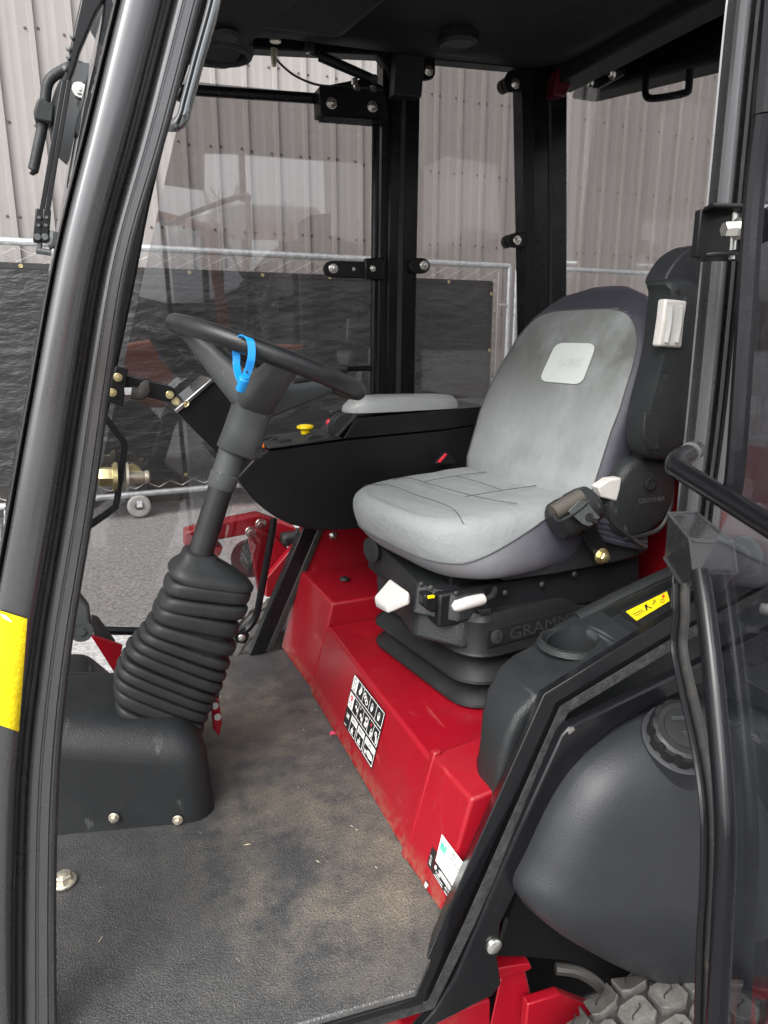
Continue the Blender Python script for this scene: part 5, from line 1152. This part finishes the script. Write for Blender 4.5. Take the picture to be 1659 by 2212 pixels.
clamp([(905, 118), (940, 116), (941, 160), (935, 170), (922, 173), (905, 172)], [(926, 152)], 1.975, mw)
clamp([(1090, 172), (1100, 152), (1150, 150), (1150, 198), (1100, 198), (1092, 190)], [(1113, 181)], 1.955, mw)
clamp(pill(1113, 519, 1150, 516, 16), [(1117, 519)], 1.955, mw)
b = B()
for px, py in ((1093, 184), (1101, 521)): b.lathe([(.019, 0), (.019, .02)], AX(P(px, py, y=1.985), (0, 1, 0)), 16)
ob('clamp_washer', b, M['rubber'], mw)
# gas strut + cable
sA, sB = P(672, 113, y=1.97), P(806, 172, y=1.95)
b = B(); b.tube([sA, lerp(sA, sB, .12), lerp(sA, sB, .13), lerp(sA, sB, .95), sB], [.006, .006, .013, .012, .009], 12); gs = ob('gas_strut', b, M['black_in'], mw, label='black gas strut below the roof rail')
b = B(); b.lathe([(.014, -.008), (.016, .0), (.012, .012)], AX(P(668, 108, y=1.97), (0, 0, 1)), 12); ob('strut_end', b, M['rubber'], gs); b = B(); b.lathe([(.012, -.006), (.014, .004), (.01, .01)], AX(sB, (0, 0, 1)), 12); ob('strut_end', b, M['rubber'], gs)
b = B(); b.lathe([(.005, -.02), (.006, .012)], AX(P(664, 96, y=1.97), (0, 0, 1)), 10); ob('strut_stud', b, M['steel'], gs)
b = B(); b.tube(sm([P(592, 118, y=1.97), P(606, 138, y=1.97), P(640, 165, y=1.97), P(690, 184, y=1.97), P(755, 187, y=1.96)], 5), .003, 6); ob('release_cable', b, M['rubber'], mw)
b = B(); b.lathe([(.014, .006), (.014, 0), (.006, -.002)], AX(P(595, 91, y=1.97), (0, 0, 1)), 14); b.lathe([(.006, -.05), (.008, -.03), (.008, -.01)], AX(P(592, 95, y=1.97), (0.05, 0, 1)), 10); ob('cable_end', b, M['pin'], mw)

# ---- outside at the front: wiper, mirror arm, horn
b = B(); YW = 1.35
wa = [P(225, -20, y=YW), P(160, 180, y=YW), P(150, 240, y=YW)]
b.prism([P(180, -30, y=YW), P(240, -30, y=YW), P(206, 30, y=YW), P(172, 110, y=YW), P(160, 150, y=YW), P(146, 190, y=YW), P(134, 185, y=YW), P(158, 70, y=YW)], (0, .02, 0)); wp = ob('windshield_wiper', b, M['black'], mw, bevel=.003, label='black windshield wiper outside the front glass')
for d in (0, 11):
    b = B(); b.bar([P(139+d, 175, y=YW), P(112+d, 330, y=YW), P(90+d*1.1, 460, y=YW)], .009, .007); ob('wiper_arm', b, M['black'], wp, bevel=.001)
for (px, py) in ((156, 80), (148, 106), (148, 124), (140, 148)):
    b = B(); b.lathe([(.004, 0), (.0035, .002), (.001, .003)], AX(P(px, py, y=YW-.002), (-.5, -.8, 0)), 10); ob('wiper_rivet', b, M['hub'], wp)
for px in (86, 102):
    b = B(); b.bar([P(px, 452, y=YW), P(px-6, 525, y=YW)], .010, .012); ob('wiper_clip', b, M['black'], wp, bevel=.002)
    for yy in (470, 487, 512):
        b = B(); b.lathe([(.003 if yy < 500 else .0058, 0), (.0025 if yy < 500 else .005, .004)], AX(P(px-(yy-452)*.08, yy, y=YW-.006), (0, -1, 0)), 10); ob('wiper_rivet', b, M['hub'], wp)
b = B(); b.tube(sm([P(104, 530, y=YW), P(112, 525, y=YW), P(116, 500, y=YW)], 3), .007, 8); b.tube([P(78, 541, y=YW), P(110, 546, y=YW)], .005, 8); b.tube([P(84, 540, y=YW), P(87, 520, y=YW)], .004, 6); ob('wiper_pivot', b, M['hub'], wp)
b = B(); YM = 1.75
b.tube(sm([P(200, 200, y=YM), P(185, 155, y=YM), P(170, 143, y=YM), P(150, 145, y=YM), P(115, 165, y=YM), P(102, 185, y=YM), P(98, 215, y=YM), P(92, 270, y=YM), P(84, 310, y=YM), P(73, 362, y=YM), P(71, 368, y=YM)], 5), .0105, 12); ma_ = ob('mirror_arm', b, M['plastic'], mw, label='black bent mirror arm tube in front of the cab')
b = B(); b.prism([P(80, 214, y=YM-.02), P(88, 210, y=YM-.02), P(118, 226, y=YM-.02), P(114, 266, y=YM-.02), P(74, 258, y=YM-.02), P(72, 240, y=YM-.02)], (0, .05, 0)); ob('arm_clamp', b, M['plastic'], ma_, bevel=.006, seg=3)
b = B(); b.tube([P(112, 245, y=YM), P(150, 255, y=YM)], .016, 10); ob('clamp_stub', b, M['plastic'], ma_)
b = B(); hc_ = P(172, 250, y=1.72); b.lathe([(.02, -.05), (.085, -.04), (.098, -.01), (.10, .0), (.095, .012), (.06, .03), (.02, .036)], AX(hc_, (-.55, -.35, .1)), 30); hn = ob('work_lamp', b, M['plastic'], mw, label='round black lamp body in front of the windshield')
b = B(); b.prism([P(160, 205, y=1.64), P(185, 165, y=1.64), P(200, 150, y=1.64), P(212, 160, y=1.64), P(190, 280, y=1.64), P(180, 310, y=1.64)], (0, .006, 0)); ob('lamp_bracket', b, M['plastic'], hn, bevel=.002); bolt(P(173, 195, y=1.638), (0, -1, 0), .010, M['steel'], hn)
b = B(); hc_ = P(262, 30, y=1.72); b.lathe([(.02, -.05), (.06, -.04), (.072, -.01), (.072, .012), (.05, .03), (.02, .036)], AX(hc_, (-.4, -.5, .1)), 24); ob('work_lamp', b, M['plastic'], mw)

# ---- near B pillar and open door
LB = [(1574, -40), (1562, 60), (1528, 415), (1486, 864), (1462, 1100), (1448, 1320)]
RB = [(1680, -40), (1668, 60), (1634, 415), (1592, 864), (1560, 1100), (1530, 1320)]
PB = [(0, .04), (0, .004), (.04, .002), (.16, .002), (.18, -.004), (.22, -.018), (.30, -.024), (.40, -.024), (.50, -.016), (.55, .002), (.56, .014), (.60, .014), (.61, .004), (.70, .003), (.71, .012), (.75, .012), (.76, .003), (.80, .003), (.81, -.004), (.95, -.004), (1.0, .002), (1.0, .04)]
rl_ = sm([V((x, y, 0)) for x, y in LB], 4); rr_ = sm([V((x, y, 0)) for x, y in RB], 4)
b = B(); b.loft([[P(lerp(l.x, r.x, f), lerp(l.y, r.y, f), y=.88+dy) for f, dy in PB] for l, r in zip(rl_, rr_)]); npil = ob('cab_pillar', b, M['pillar'], mw, ang=28, label='near door hinge pillar with weather strips')
b = B(); b.loft([[P(lerp(l.x, r.x, f), lerp(l.y, r.y, f), y=.88+dy) for f, dy in ((.61, .0), (.63, -.006), (.70, -.006), (.71, .004))] for l, r in zip(rl_, rr_)]); ob('pillar_seal', b, M['rubber'], npil)
# near rear side glass
b = B(); b.prism([V((.97, .90, 1.70)), V((1.42, .90, 1.72)), V((1.42, .90, .60)), V((.99, .90, .52))], (0, .005, 0)); ob('side_glass', b, M['glass'], mw, smooth=False, label='near rear side window')
b = B(); b.bar([V((1.41, .88, 1.72)), V((1.41, .88, .5))], .06, .06, ov=(1, 0, 0)); ob('cab_pillar', b, M['black'], mw, bevel=.006)
b = B(); b.bar([V((.12, .87, 1.70)), V((1.42, .87, 1.72))], .06, .05, ov=(0, 0, 1)); ob('roof_rail', b, M['black_in'], mw, bevel=.006)

HG = V((.735, .735, 0)); dd = V((-.452, -.892, 0)); dnrm = V((.892, -.452, 0))
def D(t, z, o=0): return HG+dd*t+V((0, 0, z))+dnrm*o
def px_d(px, py, o=0): return PP(px, py, HG+dnrm*o, dnrm)
fr_px = [(1650, 250), (1628, 440), (1604, 800), (1590, 1000), (1570, 1120), (1512, 1235), (1525, 1320), (1545, 1500), (1562, 1700), (1567, 1830), (1560, 2000), (1548, 2230), (1543, 2330)]
b = B(); b.tube(sm([px_d(*p) for p in fr_px[5:]], 4), .0122, 14); door = ob('cab_door', b, M['black'], mw, ang=60, label='open near cab door with black tubular frame')
sl = sm([px_d(px, py, .012) for px, py in ((1478, 1260), (1478, 1330), (1474, 1400), (1494, 1500), (1526, 1640), (1541, 1760), (1541, 1900), (1533, 2050), (1526, 2330))], 4)
b = B(); b.tube(sl, (.0085, .006), 10, ov=(0, 1, 0)); ob('door_seal', b, M['rubber'], door)
b = B(); b.tube([p-rt*.012 for p in sl], (.004, .006), 8, ov=(0, 1, 0)); ob('door_seal', b, M['black'], door)
b = B(); b.tube(sm([px_d(*p) for p in fr_px[:4]]+[px_d(1580, 1080)], 4), .011, 10); ob('door_frame', b, M['black'], door)
b = B(); b.tube(sm([px_d(1650, 250), D(.10, 1.50), D(.16, 1.56), D(.75, 1.50), D(.80, 1.44), D(.75, .1), D(.70, -.16), D(.55, -.20), px_d(1543, 2330)+V((0, 0, -.2))], 4), .0122, 10); ob('door_frame', b, M['black'], door)
b = B(); b.prism([px_d(*p, .012) for p in fr_px]+[D(.52, -.20, .012), D(.70, -.16, .012), D(.78, 1.50, .012), D(.12, 1.53, .012)], dnrm*.005); ob('door_glass', b, M['glass_door'], door, smooth=False)
# lower hinge box bracket
f4 = [P(1492, 1167, y=.70), P(1582, 1172, y=.70), P(1590, 1237, y=.70), P(1500, 1238, y=.70)]
b4 = [P(1444, 1110, y=.83), P(1504, 1108, y=.83), P(1520, 1215, y=.83), P(1436, 1205, y=.83)]
b = B()
for i in (0, 1, 3, 2):
    pass
hx = B(); hx.loft([b4, f4], caps=False); 
hx.add(f4, [(0, 1, 2, 3)])
low = [P(1480, 1276, y=.74), P(1560, 1280, y=.74)]
hx.add([f4[3], f4[2], low[1], low[0]], [(0, 1, 2, 3)])
hx.add([b4[3], f4[3], low[0]], [(0, 1, 2)])
hb_ = ob('hinge_box', hx, M['pillar'], door, bevel=0, smooth=False, label='welded black steel lower hinge box')
b = B()
for a_, c_ in ((f4[0], f4[1]), (f4[3], f4[2]), (f4[0], f4[3]), (f4[1], f4[2]), (b4[0], f4[0]), (b4[1], f4[1]), (f4[3], low[0]), (b4[0], b4[1]), (b4[3], low[0])): b.tube([a_, c_], .0032, 6)
ob('weld_edge', b, M['pillar'], door)
m_ = AX(P(1596, 1205, y=.72), (1, .1, -.02)); b = B(); b.lathe([(.02, -.01), (.021, 0)], m_, 20); b.lathe([(.019, .002), (.030, .004), (.030, .012), (.02, .014), (.016, .03)], m_, 24); ob('bushing', b, M['rubber'], door)
b = B(); b.lathe([(.006, .03), (.006, .04), (.004, .042)], m_, 12); ob('hinge_pin', b, M['steel'], door)
# inner handle bar
b = B(); hpts = sm([P(1496, 975, y=.80), P(1485, 980, y=.76), P(1462, 992, y=.725), P(1458, 1010, y=.70)], 4)
e0 = P(1462, 1012, y=.70); e1 = P(1640, 1122, y=.52); b.tube(hpts+[lerp(e0, e1, t) for t in (.1, .3, .6, 1, 1.6, 2.2)], .0125, 14); ob('door_handle', b, M['black'], door, label='black tubular door bar pointing out of the cab')
b = B(); b.tube([P(1500, 972, y=.81), P(1490, 978, y=.77)], .015, 12); ob('handle_weld', b, M['pillar'], door)
# upper hinge
b = B(); q = [P(1515, 452, y=.80), P(1608, 445, y=.80), P(1600, 560, y=.80), P(1505, 556, y=.80)]; b.prism(q, (0, .012, 0)); uh = ob('upper_hinge', b, M['black_in'], door, bevel=.002, label='black upper door hinge with bright nuts')
b = B(); b.prism([P(1518, 448, y=.80), P(1540, 436, y=.78), P(1610, 438, y=.75), P(1616, 450, y=.76), P(1600, 452, y=.80)], (0, 0, -.006)); b.prism([P(1505, 556, y=.80), P(1525, 545, y=.77), P(1590, 540, y=.75), P(1606, 535, y=.76), P(1600, 555, y=.80)], (0, 0, -.006)); ob('hinge_lug', b, M['black_in'], door, bevel=.002)
b = B(); b.prism([P(1596, 480, y=.75), P(1700, 425, y=.70), P(1710, 500, y=.70), P(1600, 545, y=.75)], (0.004, .008, 0)); ob('hinge_strap', b, M['black_in'], door, bevel=.002)
for px, py in ((1582, 495), (1650, 458)):
    c = P(px, py, y=.745); m_ = AX(c, (1, -.25, .05)); b = B(); b.lathe([(.009, -.012), (.010, -.010), (.010, .006)], m_, 6); b.lathe([(.014, .006), (.014, .009)], m_, 18); b.lathe([(.007, .009), (.007, .026), (.005, .03)], m_, 12); ob('hinge_nut', b, M['steel'], door)
b = B(); b.tube([P(1590, 445, y=.775), P(1580, 560, y=.775)], .0045, 10); ob('hinge_pin', b, M['steel'], door)

# ---- far side of the machine: red deck arm and tyre seen past the boot
YD = 2.55
b = B(); b.prism([P(400, 1150, y=YD), P(470, 1132, y=YD), P(560, 1113, y=YD), P(640, 1140, y=YD), P(640, 1190, y=YD), P(560, 1150, y=YD), P(465, 1168, y=YD), P(400, 1185, y=YD)], (0, .08, 0)); arm = ob('deck_arm', b, M['red_dk'], mw, bevel=.006, label='red deck lift arm beyond the far door')
b = B(); b.prism([P(535, 1150, y=YD-.03), P(555, 1145, y=YD-.03), P(590, 1160, y=YD-.03), P(640, 1200, y=YD-.03), P(640, 1300, y=YD-.03), P(560, 1285, y=YD-.03), P(548, 1210, y=YD-.03)], (0, .04, 0)); ob('arm_plate', b, M['red_dk'], arm, bevel=.005)
b = B(); b.prism([P(450, 1185, y=YD), P(482, 1182, y=YD), P(476, 1200, y=YD), P(445, 1215, y=YD)], (0, .1, 0)); ob('arm_stop', b, M['red_dk'], arm, bevel=.004)
b = B(); b.prism([P(575, 1250, y=YD-.08), P(660, 1150, y=YD-.08), P(660, 1290, y=YD-.08), P(575, 1290, y=YD-.08)], (0, .04, 0)); ob('arm_gusset', b, M['red_dk'], arm, bevel=.004)
for px, py in ((541, 1149), (563, 1132)): bolt(P(px, py, y=YD-.035), (0, -1, 0), .014, M['steel'], arm, .012)
b = B(); b.lathe([(.05, 0), (.07, .01), (.075, .04), (.07, .07), (.05, .08)], AX(P(535, 1212, y=YD+.05), (.5, 1, 0)), 24); ob('deck_caster', b, M['rubber'], arm)
b = B(); b.box(P(632, 1160, y=YD), (.10, .1, .05)); ob('arm_pad', b, M['plastic'], arm, bevel=.015)
TC = V((.66, 2.30, GZ+.40)); TR = .40; TWd = .14
rr = []
for i in range(60):
    a = 2*math.pi*i/60; rr.append([TC+V((-r*math.cos(a), TWd*u, r*math.sin(a))) for u, r in ((-1, TR*.7), (-1, TR-.03), (-.8, TR-.016), (0, TR-.012), (.8, TR-.016), (1, TR-.03), (1, TR*.7))])
b = B(); b.loft(rr, closed=False, caps=False, loop=True); whl2 = ob('wheel', b, M['tyre'], mw, label='far drive tyre seen past the far door frame')
for ri, u0 in enumerate((-.8, -.4, 0, .4, .8)):
    for k in range(32):
        a0 = 2*math.pi*(k+.5*(ri % 2))/32
        if not (-.2 < a0 < 1.9 or a0 > 6.0): continue
        b = B(); block(b, a0, u0, .055, .045); ob('tread_block', b, M['tread'], whl2, ang=30)
b = B(); b.lathe([(TR*.7, 0), (TR*.4, .03), (.05, .03)], AX(TC+V((0, -TWd*.6, 0)), (0, 1, 0)), 24); ob('rim', b, M['red_dk'], whl2)

# ---- behind the photographer, seen only mirrored in the panes: hazy wooded rise, bare trees, pole line
hl_ = B(); hp = []
for k in range(61):
    a = R(100+160*k/60); r = 85+6*math.sin(k*1.3); hp.append((V((r*math.sin(a), r*math.cos(a), GZ)), 9+4*math.sin(k*.37)+2*math.sin(k*1.1)+random.uniform(-.5, .5)))
hl_.loft([[p+V((0, 0, h*q))*1.0 for p, h in hp] for q in (0, .5, .85, 1)], closed=False, caps=False)
o = ob('wooded_hill', hl_, mat('bare winter wood', (.12, .11, .105), .95, bump=(2, .6, 6), var=(1.5, .35)), kind='structure')
def bare_tree(x, y, h, sd):
    rd = random.Random(sd); t = thing('bare_tree', (x, y, GZ), '', 'tree', 'bare trees behind the photographer'); tk = B(); tw = B()
    def grow(p, d, l, r, n):
        q = p+d*l; m = lerp(p, q, .5)+V((rd.uniform(-1, 1), rd.uniform(-1, 1), 0))*l*.06
        (tk if n > 3 else tw).tube([p, m, q], [r, r*.85, r*.7], 5 if n > 2 else 3, caps=False)
        if n == 0: return
        for k in range(rd.choice((2, 3, 3))):
            e = (d+V((rd.uniform(-1, 1), rd.uniform(-1, 1), rd.uniform(-.2, .7)))*.62).normalized(); grow(q, e, l*rd.uniform(.62, .85), r*.62, n-1)
    grow(V((x, y, GZ)), V((0, 0, 1)), h*.26, h*.018, 5)
    ob('trunk', tk, M['bark'], t); ob('crown', tw, M['bark'], t, smooth=False); return t
for (x, y, h, sd, lb) in ((2, -34, 10, 1, 'bare winter tree mirrored in the middle of the far door pane'), (9, -38, 12, 2, 'tall bare tree mirrored in the rear side window'), (14, -36, 9, 3, 'smaller bare tree mirrored beside the corner pillar'), (-5, -40, 11, 4, 'bare spreading tree mirrored left of the door latch')):
    bare_tree(x, y, h, sd)['label'] = lb
poles = []
for x, y, h, lb in ((5.5, -24, 9.5, 'wooden utility pole with a crossarm mirrored in the far door glass'), (-4, -30, 9.5, 'more distant utility pole mirrored near the front pillar')):
    t = thing('utility_pole', (x, y, GZ), lb, 'pole', 'utility poles along the road behind'); b = B(); b.tube([(x, y, GZ), (x, y, GZ+h)], [.16, .11], 10); ob('pole', b, M['wood'], t)
    b = B(); b.box((x, y, GZ+h-.8), (2.4, .12, .12)); ob('crossarm', b, M['wood'], t); poles.append((x, y, GZ+h-.7))
t = thing('power_line', (0, -27, 7), 'sagging overhead wires strung between the utility poles', 'wires')
for k in (-1.1, -.4, .4, 1.1):
    b = B(); a, c = V(poles[1])+V((k, 0, 0)), V(poles[0])+V((k, 0, 0)); d = c-a
    b.tube([a+d*q+V((0, 0, -.8*math.sin(math.pi*(q % 1)))) for q in [-1+i/10 for i in range(31)]], .02, 4); ob('wire', b, M['rubber'], t)

# tractor parked behind the photographer (mirrored in the far door pane)
M['orange_p'] = mat('orange machine paint', (.5, .10, .02), .35); M['white_p'] = mat('white roof paint', (.75, .75, .74), .4)
tx, ty = 2.1, -5.6
tr = thing('tractor', (tx, ty, GZ), 'orange tractor with a white cab roof mirrored in the far door pane', 'tractor')
b = B(); b.hexa([V((tx+a, ty+c, GZ+d)) for a, c, d in ((-.8, -.7, 2.95), (.75, -.7, 2.95), (.75, .7, 2.95), (-.8, .7, 2.95), (-.7, -.6, 3.22), (.6, -.6, 3.24), (.6, .6, 3.24), (-.7, .6, 3.22))]); ob('roof', b, M['white_p'], tr, bevel=.08, seg=3)
for a in (-.65, .6):
    for c in (-.6, .6):
        b = B(); b.bar([V((tx+a, ty+c, GZ+1.2)), V((tx+a, ty+c, GZ+2.98))], .08, .08); ob('cab_post', b, M['black'], tr)
b = B(); b.box((tx, ty, GZ+1.2), (1.5, 1.3, .7)); ob('body', b, M['orange_p'], tr, bevel=.05)
b = B(); b.hexa([V((tx+a, ty+c, GZ+d)) for a, c, d in ((-2.3, -.4, .8), (-.7, -.45, .8), (-.7, .45, .8), (-2.3, .4, .8), (-2.2, -.35, 1.5), (-.7, -.42, 1.75), (-.7, .42, 1.75), (-2.2, .35, 1.5))]); ob('hood', b, M['orange_p'], tr, bevel=.08, seg=3)
b = B(); b.bar([V((tx-.6, ty+.65, GZ+1.5)), V((tx-.75, ty+.65, GZ+2.9)), V((tx-1.5, ty+.65, GZ+3.02))], .12, .12); ob('loader_arm', b, M['orange_p'], tr)
for a, r in ((.3, .75), (-1.9, .48)):
    for c in (-.72, .72):
        b = B(); b.lathe([(r*.5, -.14), (r*.95, -.15), (r, -.1), (r, .1), (r*.95, .15), (r*.5, .14)], AX((tx+a, ty+c, GZ+r), (0, 1, 0)), 24); ob('wheel', b, M['tyre'], tr)
